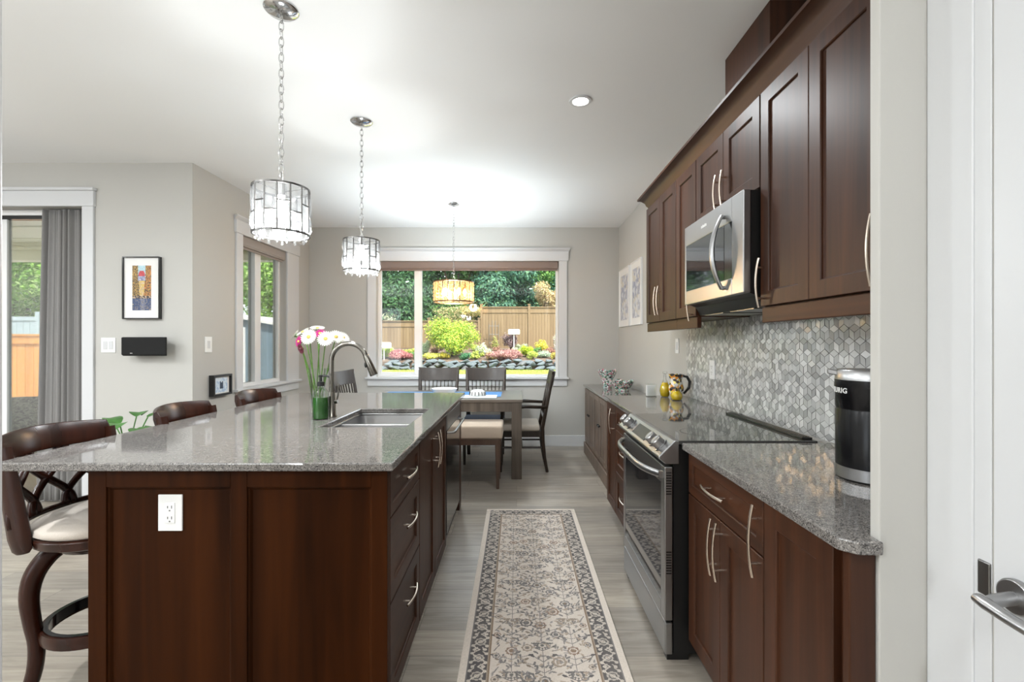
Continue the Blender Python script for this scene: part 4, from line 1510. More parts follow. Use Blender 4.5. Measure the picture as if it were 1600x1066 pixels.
t = thing('wall_speaker', 'black rectangular speaker mounted on the wall under the street picture', 'speaker', (-2.963, YP, 1.22))
obj('cabinet', bx(-0.172, 0.085, -0.10, -0.001, 0.012, 0.15), 'black', t, bevel=0.003)
bm = bmesh.new()
prism(bm, [(-0.10, 0.0), (-0.118, 0.012), (-0.118, 0.148), (-0.10, 0.152)], lambda u, v: (-0.176, u, v), lambda u, v: (0.176, u, v))
g = obj('grille', bm, simple('speaker_cloth', (0.006, 0.006, 0.006), 0.9), t, bevel=0.004)
obj('badge', bx(-0.105, -0.085, -0.1195, -0.1175, 0.020, 0.026), 'chrome', t)

# ------------------------------------------------------------------ curtain and blinds
def curtain():
    bm = bmesh.new()
    x0, x1, zt, zb = -3.93, -3.555, 2.425, 0.02
    nx, nz = 150, 14
    rows = []
    for j in range(nz + 1):
        s = j / nz
        z = zt + (zb - zt) * s
        row = []
        xa = x0 - 0.06 * s
        for i in range(nx + 1):
            u = i / nx
            ph = u * 7.2 * 2 * PI + 0.5 * math.sin(u * 9) + 0.25 * math.sin(s * 2 + u * 5)
            am = 0.024 * (1.0 - 0.25 * s) * (0.75 + 0.35 * math.sin(u * 11 + 1))
            y = YP + 0.047 + am * math.sin(ph) + 0.006 * math.sin(ph * 2.3)
            row.append(bm.verts.new((xa + (x1 - xa) * u + 0.007 * math.sin(ph + 1.2), y, z)))
        rows.append(row)
    for j in range(nz):
        for i in range(nx):
            bm.faces.new((rows[j][i], rows[j][i + 1], rows[j + 1][i + 1], rows[j + 1][i]))
    t = thing('curtain', 'long charcoal grey curtain gathered at the right of the patio door', 'curtain', (-3.74, YP + 0.047, 0))
    obj('panel', bm, 'curtain', t, smooth=True, world=True, solid=0.004)
    bm = bmesh.new()
    cyl(bm, (-6.15, YP + 0.081, 2.425), (-3.546, YP + 0.081, 2.425), 0.006, seg=12)
    obj('rod', bm, 'white', t, smooth='auto', world=True)
curtain()

def blinds():
    x0, x1, z0, z1 = W1
    t = thing('roller_blind', 'taupe roller blind rolled up at the top of the wide back window', 'blind', ((x0 + x1) / 2, YB + 0.035, z1))
    P = dict(parent=t, world=True)
    bm = bmesh.new()
    prism(bm, [(YB + 0.01, z1 - 0.003), (YB + 0.01, z1 - 0.075), (YB + 0.022, z1 - 0.095), (YB + 0.062, z1 - 0.095), (YB + 0.062, z1 - 0.003)], lambda u, v: (x0 + 0.01, u, v), lambda u, v: (x1 - 0.01, u, v))
    obj('cassette', bm, 'blind', bevel=0.003, **P)
    obj('hem_bar', bx(x0 + 0.02, x1 - 0.02, YB + 0.035, YB + 0.045, z1 - 0.118, z1 - 0.095), 'blind', bevel=0.003, **P)
    y0, y1, z0, z1 = W2
    t = thing('roller_blind', 'taupe roller blind rolled up at the top of the narrow left window', 'blind', (XL - 0.035, (y0 + y1) / 2, z1))
    P = dict(parent=t, world=True)
    bm = bmesh.new()
    prism(bm, [(XL - 0.002, z1 - 0.003), (XL - 0.002, z1 - 0.08), (XL - 0.012, z1 - 0.10), (XL - 0.055, z1 - 0.10), (XL - 0.055, z1 - 0.003)], lambda u, v: (u, y0 + 0.01, v), lambda u, v: (u, y1 - 0.01, v))
    obj('cassette', bm, 'blind_pale', bevel=0.003, **P)
    obj('hem_bar', bx(XL - 0.04, XL - 0.03, y0 + 0.02, y1 - 0.02, z1 - 0.122, z1 - 0.10), 'blind_pale', bevel=0.003, **P)
blinds()

# ------------------------------------------------------------------ pendants
def chain_bm(z0, z1, link=0.042, wd=0.0105, r=0.0022):
    bm = bmesh.new()
    n = int((z1 - z0) / (link * 0.82))
    st = (z1 - z0) / n
    for k in range(n):
        c = z0 + (k + 0.5) * st
        pts = []
        for i in range(12):
            a = 2 * PI * i / 12
            u, v = wd * math.cos(a), link * 0.55 * math.sin(a)
            pts.append((u, 0, c + v) if k % 2 == 0 else (0, u, c + v))
        tube(bm, pts, r, 6, closed=True)
    return bm

def point_lamp(p, e, col, r=0.03):
    ld = bpy.data.lights.new('pendant_lamp', 'POINT')
    ld.energy = e
    ld.color = col
    ld.shadow_soft_size = r
    o = bpy.data.objects.new('pendant_lamp', ld)
    COL.objects.link(o)
    o.location = p

def pendant(label, x, y):
    t = thing('pendant_light', label, 'pendant light', (x, y, 0), group='crystal drum pendants above the island')
    zb, zt, r = 1.805, 2.005, 0.115
    bm = bmesh.new()
    lathe(bm, [(0, H - 0.024), (0.018, H - 0.024), (0.06, H - 0.016), (0.072, H - 0.006), (0.072, H - 0.0005), (0, H - 0.0005)], seg=36)
    obj('canopy', bm, 'chrome', t, smooth='auto')
    obj('chain', chain_bm(zt + 0.075, H - 0.024), 'chrome', t, smooth=True)
    bm = bmesh.new()
    lathe(bm, [(0, zt + 0.078), (0.005, zt + 0.076), (0.009, zt + 0.06), (0.006, zt + 0.045), (0.010, zt + 0.035), (0.022, zt + 0.022), (0.024, zt - 0.03), (0.0, zt - 0.03)], seg=24)
    obj('socket_cap', bm, 'chrome', t, smooth='auto')
    bm = bmesh.new()
    for z in (zt, zb):
        lathe(bm, [(r - 0.003, z - 0.004), (r + 0.003, z - 0.004), (r + 0.003, z + 0.004), (r - 0.003, z + 0.004), (r - 0.003, z - 0.004)], seg=48)
    n = 14
    for k in range(n):
        a = 2 * PI * k / n + 0.1
        p = (r * math.cos(a), r * math.sin(a))
        tube(bm, [(p[0], p[1], zb), (p[0], p[1], zt)], 0.0034, 6)
    for k in range(3):
        a = 2 * PI * k / 3
        tube(bm, [(0.02 * math.cos(a), 0.02 * math.sin(a), zt - 0.01), (r * math.cos(a), r * math.sin(a), zt)], 0.002, 6)
    for k in range(n):
        a0, a1 = 2 * PI * k / n + 0.1, 2 * PI * (k + 1) / n + 0.1
        zs = zb + (zt - zb) * (0.62 if k % 2 else 0.42)
        tube(bm, [(r * math.cos(a0), r * math.sin(a0), zs), (r * math.cos(a1), r * math.sin(a1), zs)], 0.003, 6)
    obj('frame', bm, simple('dark_chrome', (0.13, 0.125, 0.12), 0.3, 1.0), t, smooth='auto')
    for k in range(n):
        am = 2 * PI * (k + 0.5) / n + 0.1
        zs = zb + (zt - zb) * (0.62 if k % 2 else 0.42)
        hw = r * math.sin(PI / n) - 0.004
        for (za, zc) in ((zb + 0.006, zs - 0.003), (zs + 0.003, zt - 0.006)):
            bm = bmesh.new()
            rr = r * math.cos(PI / n)
            q = [bm.verts.new(v) for v in ((-hw, 0, za), (hw, 0, za), (hw, 0, zc), (-hw, 0, zc))]
            zz = (za + zc) / 2
            i_ = [bm.verts.new(v) for v in ((-hw * 0.45, 0.010, za + (zc - za) * 0.25), (hw * 0.45, 0.010, za + (zc - za) * 0.25), (hw * 0.3, 0.010, zc - (zc - za) * 0.25), (-hw * 0.3, 0.010, zc - (zc - za) * 0.25))]
            for j in range(4):
                bm.faces.new((q[j], q[(j + 1) % 4], i_[(j + 1) % 4], i_[j]))
            bm.faces.new(i_)
            bm.faces.new(q[::-1])
            bmesh.ops.transform(bm, matrix=Matrix.Rotation(am - PI / 2, 4, 'Z') @ Matrix.Translation((0, rr, 0)), verts=bm.verts)
            obj('crystal_panel', bm, 'crystal', t)
    bm = bmesh.new()
    ball(bm, (0, 0, 0), 0.007, 0.007, 0.011, 8, 6)
    d0 = None
    m = 22
    for k in range(m):
        a = 2 * PI * k / m
        rr = 0.098 if k % 2 else 0.07
        mt = Matrix.Translation((rr * math.cos(a), rr * math.sin(a), zb - 0.014 - 0.006 * (k % 2)))
        if d0 is None:
            d0 = obj('crystal_drop', bm, 'crystal', t)
            d0.matrix_basis = mt
        else:
            sub(t, 'crystal_drop', d0, mt)
    bm = bmesh.new()
    lathe(bm, [(0, 0.045), (0.014, 0.045), (0.018, 0.02), (0.028, -0.005), (0.03, -0.025), (0.02, -0.046), (0, -0.052)], (0, 0, zt - 0.075), 20)
    obj('bulb', bm, 'bulb', t, smooth=True)
    point_lamp((x, y, zt - 0.145), 25.0, (0.92, 0.975, 1.0), 0.05)
pendant('crystal drum pendant on a chain over the near half of the island', -1.037, 2.06)
pendant('crystal drum pendant on a chain over the far half of the island', -1.03, 3.106)

def chandelier():
    x, y = -0.664, 4.945
    t = thing('chandelier', 'amber crystal drum chandelier with glowing bulbs over the dining table', 'chandelier', (x, y, 0))
    zb, zt, r = 1.755, 1.965, 0.21
    bm = bmesh.new()
    lathe(bm, [(0, H - 0.03), (0.02, H - 0.03), (0.06, H - 0.012), (0.062, H - 0.0005), (0, H - 0.0005)], seg=32)
    obj('canopy', bm, 'chrome', t, smooth='auto')
    obj('chain', chain_bm(zt + 0.03, H - 0.03, 0.036, 0.009, 0.002), 'chrome', t, smooth=True)
    bm = bmesh.new()
    for z in (zt, zb):
        lathe(bm, [(r - 0.004, z - 0.006), (r + 0.004, z - 0.006), (r + 0.004, z + 0.006), (r - 0.004, z + 0.006), (r - 0.004, z - 0.006)], seg=60)
    n = 22
    for k in range(n):
        a = 2 * PI * k / n
        tube(bm, [(r * math.cos(a), r * math.sin(a), zb), (r * math.cos(a), r * math.sin(a), zt)], 0.0035, 6)
    for k in range(4):
        a = 2 * PI * k / 4
        tube(bm, [(0, 0, zt + 0.03), (r * math.cos(a), r * math.sin(a), zt)], 0.003, 6)
    for k in range(5):
        a = 2 * PI * k / 5 + 0.3
        tube(bm, [(0, 0, zt + 0.02), (0, 0, zb + 0.03), (0.06 * math.cos(a), 0.06 * math.sin(a), zb + 0.025), (0.12 * math.cos(a), 0.12 * math.sin(a), zb + 0.06)], 0.004, 6)
    obj('frame', bm, simple('bronze', (0.16, 0.09, 0.045), 0.35, 1.0), t, smooth='auto')
    p0 = None
    for k in range(n):
        am = 2 * PI * (k + 0.5) / n
        hw = r * math.sin(PI / n) - 0.005
        rr = r * math.cos(PI / n)
        mt = Matrix.Rotation(am - PI / 2, 4, 'Z') @ Matrix.Translation((0, rr, 0))
        if p0 is None:
            bm = bmesh.new()
            m = 5
            for j in range(m):
                za = zb + 0.008 + (zt - zb - 0.016) * j / m
                zc = zb + 0.008 + (zt - zb - 0.016) * (j + 1) / m - 0.002
                q = [bm.verts.new(v) for v in ((-hw, 0, za), (hw, 0, za), (hw, 0, zc), (-hw, 0, zc))]
                c = bm.verts.new((0, 0.012, (za + zc) / 2))
                for i in range(4):
                    bm.faces.new((q[i], q[(i + 1) % 4], c))
                bm.faces.new(q[::-1])
            p0 = obj('crystal_panel', bm, 'amber', t)
            p0.matrix_basis = mt
        else:
            sub(t, 'crystal_panel', p0, mt)
    for k in range(5):
        a = 2 * PI * k / 5 + 0.3
        bm = bmesh.new()
        lathe(bm, [(0, -0.03), (0.010, -0.03), (0.012, -0.01), (0.02, 0.01), (0.018, 0.03), (0.006, 0.05), (0, 0.052)], (0.12 * math.cos(a), 0.12 * math.sin(a), zb + 0.095), 14)
        obj('bulb', bm, 'warmbulb', t, smooth=True)
    point_lamp((x, y, zt - 0.10), 54.0, (0.88, 0.965, 1.0), 0.06)
chandelier()

# ------------------------------------------------------------------ bar stools
def stool_proto():
    t = thing('bar_stool', 'dark cherry swivel bar stool with lattice back at the near end of the island', 'bar stool', (-1.655, 1.90, 0), 0, 'lattice-back stools along the island')
    SH = 0.61
    bm = bmesh.new()
    lathe(bm, [(0, 0.0), (0.213, 0.0), (0.229, 0.012), (0.224, 0.035), (0.18, 0.052), (0.08, 0.06), (0, 0.062)], (0, 0, SH), 40)
    obj('seat_cushion', bm, 'cream', t, smooth=True)
    bm = bmesh.new()
    lathe(bm, [(0, -0.045), (0.203, -0.045), (0.224, -0.035), (0.230, -0.005), (0.222, 0.001), (0, 0.001)], (0, 0, SH), 40)
    obj('seat_ring', bm, 'stool', t, smooth='auto')
    bm = bmesh.new()
    lathe(bm, [(0, -0.075), (0.155, -0.075), (0.17, -0.06), (0.155, -0.046), (0, -0.046)], (0, 0, SH), 32)
    obj('swivel_plate', bm, 'stool', t, smooth='auto')
    # curved back, y across, x behind
    bxc = lambda y, z: -0.255 + 1.55 * y * y - 0.16 * (z - 0.62) + 0.02
    bm = bmesh.new()
    n = 16
    rows = []
    for i in range(n + 1):
        y = -0.225 + 0.45 * i / n
        zlo, zhi = 0.893, 0.982 + 0.012 * (1 - (y / 0.225) ** 2)
        ring = []
        for (dx, z) in ((0.018, zlo), (0.024, (zlo + zhi) / 2), (0.006, zhi), (-0.014, zhi - 0.006), (-0.02, (zlo + zhi) / 2), (-0.014, zlo)):
            ring.append(bm.verts.new((bxc(y, z) + dx, y, z)))
        rows.append(ring)
    for A_, B_ in zip(rows, rows[1:]):
        for k in range(6):
            bm.faces.new((A_[k], A_[(k + 1) % 6], B_[(k + 1) % 6], B_[k]))
    bm.faces.new(rows[0][::-1])
    bm.faces.new(rows[-1])
    obj('top_rail', bm, 'stool', t, smooth='auto', bevel=0.004)
    for s in (-1, 1):
        bm = bmesh.new()
        pts = []
        for i in range(9):
            z = (0.563, 0.575, 0.62, 0.68, 0.74, 0.80, 0.85, 0.90, 0.95)[i]
            pts.append((bxc(0.215, z) + 0.020, s * (0.206 + 0.01 * i / 8), z))
        tube(bm, pts, [0.024, 0.036, 0.044, 0.043, 0.041, 0.039, 0.036, 0.034, 0.032], 12, sx=0.38, sy=1.0)
        # orient the flat side: wide along x
        obj('back_post', bm, 'stool', t, smooth='auto')
    for k in range(3):
        for s in (-1, 1):
            bm = bmesh.new()
            yc = -0.14 + 0.14 * k
            pts = []
            for i in range(15):
                q = i / 14
                z = 0.655 + (0.905 - 0.655) * q
                y = yc + s * 0.075 * math.sin((q - 0.5) * PI * 1.15) + s * 0.02 * (q - 0.5)
                y = max(-0.215, min(0.215, y))
                pts.append((bxc(y, z) + 0.004, y, z))
            tube(bm, pts, 0.016, 8, sx=1.0, sy=0.8)
            obj('lattice_strip', bm, 'stool', t, smooth=True)
    bm = bmesh.new()
    pts = []
    for i in range(13):
        y = -0.215 + 0.43 * i / 12
        pts.append((bxc(y, 0.65) + 0.004, y, 0.655))
    tube(bm, pts, 0.012, 8)
    obj('lower_rail', bm, 'stool', t, smooth=True)
    for k in range(4):
        a = PI / 4 + k * PI / 2
        bm = bmesh.new()
        prof = [(0.13, 0.55, 0.030), (0.175, 0.52, 0.033), (0.212, 0.46, 0.032), (0.226, 0.38, 0.029), (0.218, 0.28, 0.026), (0.207, 0.20, 0.025), (0.212, 0.10, 0.024), (0.238, 0.0, 0.023)]
        # smooth it
        pts, rr = [], []
        for i in range(len(prof) - 1):
            for q in range(4):
                s = q / 4
                p0 = prof[max(i - 1, 0)]; p1 = prof[i]; p2 = prof[i + 1]; p3 = prof[min(i + 2, len(prof) - 1)]
                def cr(j):
                    return 0.5 * ((2 * p1[j]) + (-p0[j] + p2[j]) * s + (2 * p0[j] - 5 * p1[j] + 4 * p2[j] - p3[j]) * s * s + (-p0[j] + 3 * p1[j] - 3 * p2[j] + p3[j]) * s ** 3)
                pts.append((cr(0) * math.cos(a), cr(0) * math.sin(a), cr(1)))
                rr.append(cr(2))
        pts.append((0.238 * math.cos(a), 0.238 * math.sin(a), 0.0))
        rr.append(0.023)
        tube(bm, pts, rr, 12)
        obj('leg', bm, 'stool', t, smooth='auto')
    bm = bmesh.new()
    lathe(bm, [(0.178, 0.205), (0.202, 0.205), (0.205, 0.225), (0.202, 0.248), (0.178, 0.248), (0.178, 0.205)], seg=44)
    fr_ = obj('foot_ring', bm, 'stool', t, smooth='auto')
    bm = bmesh.new()
    lathe(bm, [(0.1765, 0.212), (0.1775, 0.212), (0.1775, 0.2525), (0.192, 0.2525), (0.192, 0.2495), (0.1765, 0.2495), (0.1765, 0.212)], seg=44)
    s = obj('foot_plate', bm, 'blackgloss', t, smooth='auto')
    return t
st = stool_proto()
copy_tree(st, (-1.625, 2.60, 0), R(4), 'dark cherry lattice-back bar stool at the middle of the island')
copy_tree(st, (-1.63, 3.31, 0), R(-3), 'dark cherry lattice-back bar stool at the far end, under the left window')

# houseplant behind the stools
def houseplant():
    c = Vector((-2.50, 3.0, 0))
    t = thing('potted_plant', 'low houseplant with broad green leaves behind the middle stool', 'plant', c)
    bm = bmesh.new()
    lathe(bm, [(0, 0.0), (0.12, 0.0), (0.15, 0.30), (0.16, 0.32), (0.14, 0.32), (0.13, 0.28), (0, 0.28)], seg=28)
    obj('pot', bm, 'ceramic', t, smooth='auto')
    k = 0
    for (a, L_, z) in ((0.2, 0.24, 0.76), (0.9, 0.22, 0.80), (1.7, 0.2, 0.74), (2.5, 0.24, 0.76), (3.2, 0.26, 0.79), (4.0, 0.22, 0.75), (4.8, 0.25, 0.78), (5.6, 0.22, 0.80), (0.0, 0.30, 0.82), (3.5, 0.33, 0.80), (1.2, 0.12, 0.83), (5.2, 0.16, 0.82), (2.1, 0.3, 0.81)):
        e = Vector((L_ * math.cos(a), L_ * math.sin(a), z))
        bm = bmesh.new()
        m = e * 0.5 + Vector((0, 0, 0.12))
        tube(bm, [(0, 0, 0.27), (m.x * 0.4, m.y * 0.4, 0.52), (m.x * 0.9, m.y * 0.9, 0.70), tuple(e)], 0.004, 6)
        d = Vector((math.cos(a), math.sin(a), -0.1 + 0.3 * math.sin(3 * a)))
        d.normalize()
        sd_ = Vector((-math.sin(a), math.cos(a), 0))
        rows = []
        for q in range(7):
            s = q / 6
            wv = 0.055 * math.sin(PI * (s * 0.92 + 0.06)) ** 0.8
            p = e + d * 0.19 * s + Vector((0, 0, 0.03 * math.sin(PI * s)))
            rows.append((bm.verts.new(p - sd_ * wv + Vector((0, 0, 0.008))), bm.verts.new(p), bm.verts.new(p + sd_ * wv + Vector((0, 0, 0.008)))))
        for A_, B_ in zip(rows, rows[1:]):
            bm.faces.new((A_[0], A_[1], B_[1], B_[0]))
            bm.faces.new((A_[1], A_[2], B_[2], B_[1]))
        obj('leaf', bm, 'plantleaf', t, smooth=True)
houseplant()

# ------------------------------------------------------------------ dining set
def dining_chair(label, seat_mat, arms, loc, rz, name='dining_chair', group=None):
    t = thing(name, label, 'chair', loc, rz, group)
    W2_ = 0.225
    yb = 0.21
    yl = lambda z: yb + 0.02 + (0.0 if z < 0.45 else 0.11 * ((z - 0.45) / 0.57)) + (0.05 * ((0.45 - z) / 0.45) ** 2 if z < 0.45 else 0)
    for s in (-1, 1):
        bm = bmesh.new()
        pts = [(s * (W2_ - 0.025 + 0.028 * max(0, (z - 0.45) / 0.57)), yl(z), z) for z in (0, 0.15, 0.3, 0.45, 0.6, 0.75, 0.9, 1.0)]
        tube(bm, pts, [0.018, 0.021, 0.023, 0.024, 0.022, 0.02, 0.018, 0.016], 8, sx=0.9, sy=1.1)
        obj('back_leg', bm, 'chairwood', t, smooth='auto')
        bm = bmesh.new()
        tube(bm, [(s * (W2_ - 0.025), -0.20, 0), (s * (W2_ - 0.025), -0.20, 0.42)], [0.015, 0.024], 8)
        obj('front_leg', bm, 'chairwood', t, smooth='auto')
    bm = bmesh.new()
    box(bm, -W2_ + 0.01, W2_ - 0.01, -0.215, -0.19, 0.36, 0.42)
    box(bm, -W2_ + 0.01, W2_ - 0.01, 0.20, 0.225, 0.36, 0.42)
    for s in (-1, 1):
        box(bm, s * (W2_ - 0.012), s * (W2_ - 0.037), -0.19, 0.20, 0.36, 0.42)
    obj('seat_frame', bm, 'chairwood', t, bevel=0.003)
    bm = bmesh.new()
    for s in (-1, 1):
        tube(bm, [(s * (W2_ - 0.025), -0.2, 0.25), (s * (W2_ - 0.025), 0.235, 0.25)], 0.010, 8)
    tube(bm, [(-W2_ + 0.025, 0.02, 0.25), (W2_ - 0.025, 0.02, 0.25)], 0.010, 8)
    obj('stretcher', bm, 'chairwood', t, smooth='auto')
    bm = bmesh.new()
    box(bm, -W2_ - 0.005, W2_ + 0.005, -0.225, 0.205, 0.42, 0.485)
    obj('seat_cushion', bm, seat_mat, t, bevel=0.025, seg=4, smooth=True)
    # top rail: flared and curved
    bm = bmesh.new()
    n = 12
    rows = []
    for i in range(n + 1):
        u = -1 + 2 * i / n
        ring = []
        for (z, wd) in ((0.875, 0.205), (0.95, 0.222), (1.02, 0.245)):
            zz = z + (0.012 * (u * u) if z > 1 else 0.0)
            ring.append((u * wd, yl(z) + 0.03 * (1 - u * u), zz))
        rows.append([bm.verts.new((p[0], p[1] - 0.012, p[2])) for p in ring] + [bm.verts.new((p[0], p[1] + 0.012, p[2])) for p in ring[::-1]])
    for A_, B_ in zip(rows, rows[1:]):
        for k in range(6):
            bm.faces.new((A_[k], A_[(k + 1) % 6], B_[(k + 1) % 6], B_[k]))
    bm.faces.new(rows[0][::-1])
    bm.faces.new(rows[-1])
    obj('top_rail', bm, 'chairwood', t, smooth='auto', bevel=0.003)
    bm = bmesh.new()
    tube(bm, [(-0.20, yl(0.56), 0.565), (0.20, yl(0.56), 0.565)], 0.019, 8, sx=1.2, sy=0.7)
    obj('lower_rail', bm, 'chairwood', t, smooth='auto')
    for k in range(8):
        u = -1 + 2 * (k + 0.5) / 8
        bm = bmesh.new()
        tube(bm, [(u * 0.18, yl(0.56), 0.565), (u * 0.18, yl(0.72) + 0.02 * (1 - u * u), 0.72), (u * 0.185, yl(0.88) + 0.03 * (1 - u * u), 0.885)], 0.0085, 8, sx=1.0, sy=0.7)
        obj('slat', bm, 'chairwood', t, smooth=True)
    if arms:
        for s in (-1, 1):
            bm = bmesh.new()
            xx = s * (W2_ + 0.01)
            tube(bm, [(s * (W2_ - 0.005), yl(0.66), 0.665), (xx, 0.05, 0.675), (xx, -0.13, 0.66), (xx, -0.175, 0.645), (s * (W2_ - 0.01), -0.185, 0.55), (s * (W2_ - 0.02), -0.195, 0.42)], [0.016, 0.019, 0.019, 0.018, 0.016, 0.016], 10)
            obj('armrest', bm, 'chairwood', t, smooth=True)
    return t
dining_chair('dark slat-back chair with blue-grey seat at the window side, right', 'bluefabric', False, (-0.366, 5.27, 0), 0, group='slat-back chairs on the window side')
dining_chair('dark slat-back chair at the window side of the table, left', 'bluefabric', False, (-0.93, 5.27, 0), 0, group='slat-back chairs on the window side')
dining_chair('dark armchair with pale seat at the right end of the table', 'linen', True, (0.035, 4.99, 0), R(-90), 'dining_armchair')
dining_chair('dark armchair at the left end of the table, back glinting by the faucet', 'linen', True, (-1.53, 4.95, 0), R(82), 'dining_armchair')

def dining_table():
    x0, x1, y0, y1 = -1.50, 0.06, 4.52, 5.40
    t = thing('dining_table', 'grey-brown wooden dining table with thick square legs before the window', 'table', ((x0 + x1) / 2, (y0 + y1) / 2, 0))
    P = dict(parent=t, world=True)
    obj('tabletop', bx(x0, x1, y0, y1, 0.745, 0.775), 'tabletop', bevel=0.004, **P)
    bm = bmesh.new()
    box(bm, x0 + 0.1, x1 - 0.1, y0 + 0.012, y0 + 0.035, 0.655, 0.745)
    box(bm, x0 + 0.1, x1 - 0.1, y1 - 0.035, y1 - 0.012, 0.655, 0.745)
    box(bm, x0 + 0.012, x0 + 0.035, y0 + 0.1, y1 - 0.1, 0.655, 0.745)
    box(bm, x1 - 0.035, x1 - 0.012, y0 + 0.1, y1 - 0.1, 0.655, 0.745)
    obj('apron', bm, 'tablewood', bevel=0.002, **P)
    for sx in (x0 + 0.008, x1 - 0.108):
        for sy in (y0 + 0.008, y1 - 0.108):
            obj('leg', bx(sx, sx + 0.1, sy, sy + 0.1, 0.0, 0.745), 'tablewood', bevel=0.003, **P)
    o = obj('table_runner', bx(-1.42, -0.16, 4.74, 5.20, 0.7755, 0.779), 'runner')
    tag(o, 'blue cloth runner lying along the dining table', 'table runner')
    bm = bmesh.new()
    box(bm, -0.66, -0.20, 4.60, 4.86, 0.7795, 0.7815)
    o2 = obj('placemat', bm, 'runner_white')
    tag(o2, 'pale folded cloth at the near edge of the dining table', 'placemat')
    bm = bmesh.new()
    lathe(bm, [(0, 0.0), (0.075, 0.0), (0.08, 0.006), (0.115, 0.035), (0.135, 0.072), (0.129, 0.073), (0.108, 0.04), (0.07, 0.014), (0, 0.012)], (-0.75, 4.86, 0.7797), 40)
    o3 = obj('serving_bowl', bm, 'ceramic', smooth='auto')
    tag(o3, 'white ceramic bowl on the dining table in front of the left chair', 'bowl')
    c = thing('striped_dome', 'small white dome with dark stripes on the dining table', 'ornament', (-0.40, 4.80, 0.7816))
    bm = bmesh.new()
    lathe(bm, [(0, 0), (0.082, 0), (0.084, 0.01), (0.075, 0.045), (0.045, 0.062), (0, 0.066)], seg=32)
    obj('dome', bm, 'ceramic', c, smooth=True)
    bm = bmesh.new()
    for k in range(14):
        a = 2 * PI * k / 14
        tube(bm, [(0.085 * math.cos(a), 0.085 * math.sin(a), 0.008), (0.077 * math.cos(a), 0.077 * math.sin(a), 0.045)], 0.004, 6)
    obj('stripes', bm, 'black', c)
dining_table()

def bench():
    x0, x1, y0, y1 = -1.02, -0.125, 4.20, 4.60
    t = thing('dining_bench', 'backless dining bench with a thick beige seat on the island side', 'bench', ((x0 + x1) / 2, (y0 + y1) / 2, 0))
    P = dict(parent=t, world=True)
    obj('seat_cushion', bx(x0, x1, y0, y1, 0.455, 0.575), 'beige', bevel=0.02, seg=4, smooth=True, **P)
    bm = bmesh.new()
    box(bm, x0 + 0.02, x1 - 0.02, y0 + 0.015, y0 + 0.04, 0.40, 0.456)
    box(bm, x0 + 0.02, x1 - 0.02, y1 - 0.04, y1 - 0.015, 0.40, 0.456)
    box(bm, x0 + 0.015, x0 + 0.04, y0 + 0.04, y1 - 0.04, 0.40, 0.456)
    box(bm, x1 - 0.04, x1 - 0.015, y0 + 0.04, y1 - 0.04, 0.40, 0.456)
    obj('apron', bm, 'benchwood', bevel=0.003, **P)
    for sx in (x0 + 0.045, x1 - 0.045):
        for sy in (y0 + 0.04, y1 - 0.04):
            bm = bmesh.new()
            tube(bm, [(sx, sy, 0.0), (sx, sy, 0.41)], [0.018, 0.034], 4)
            bmesh.ops.rotate(bm, cent=(sx, sy, 0), matrix=Matrix.Rotation(PI / 4, 3, 'Z'), verts=bm.verts)
            obj('leg', bm, 'benchwood', bevel=0.003, **P)
bench()

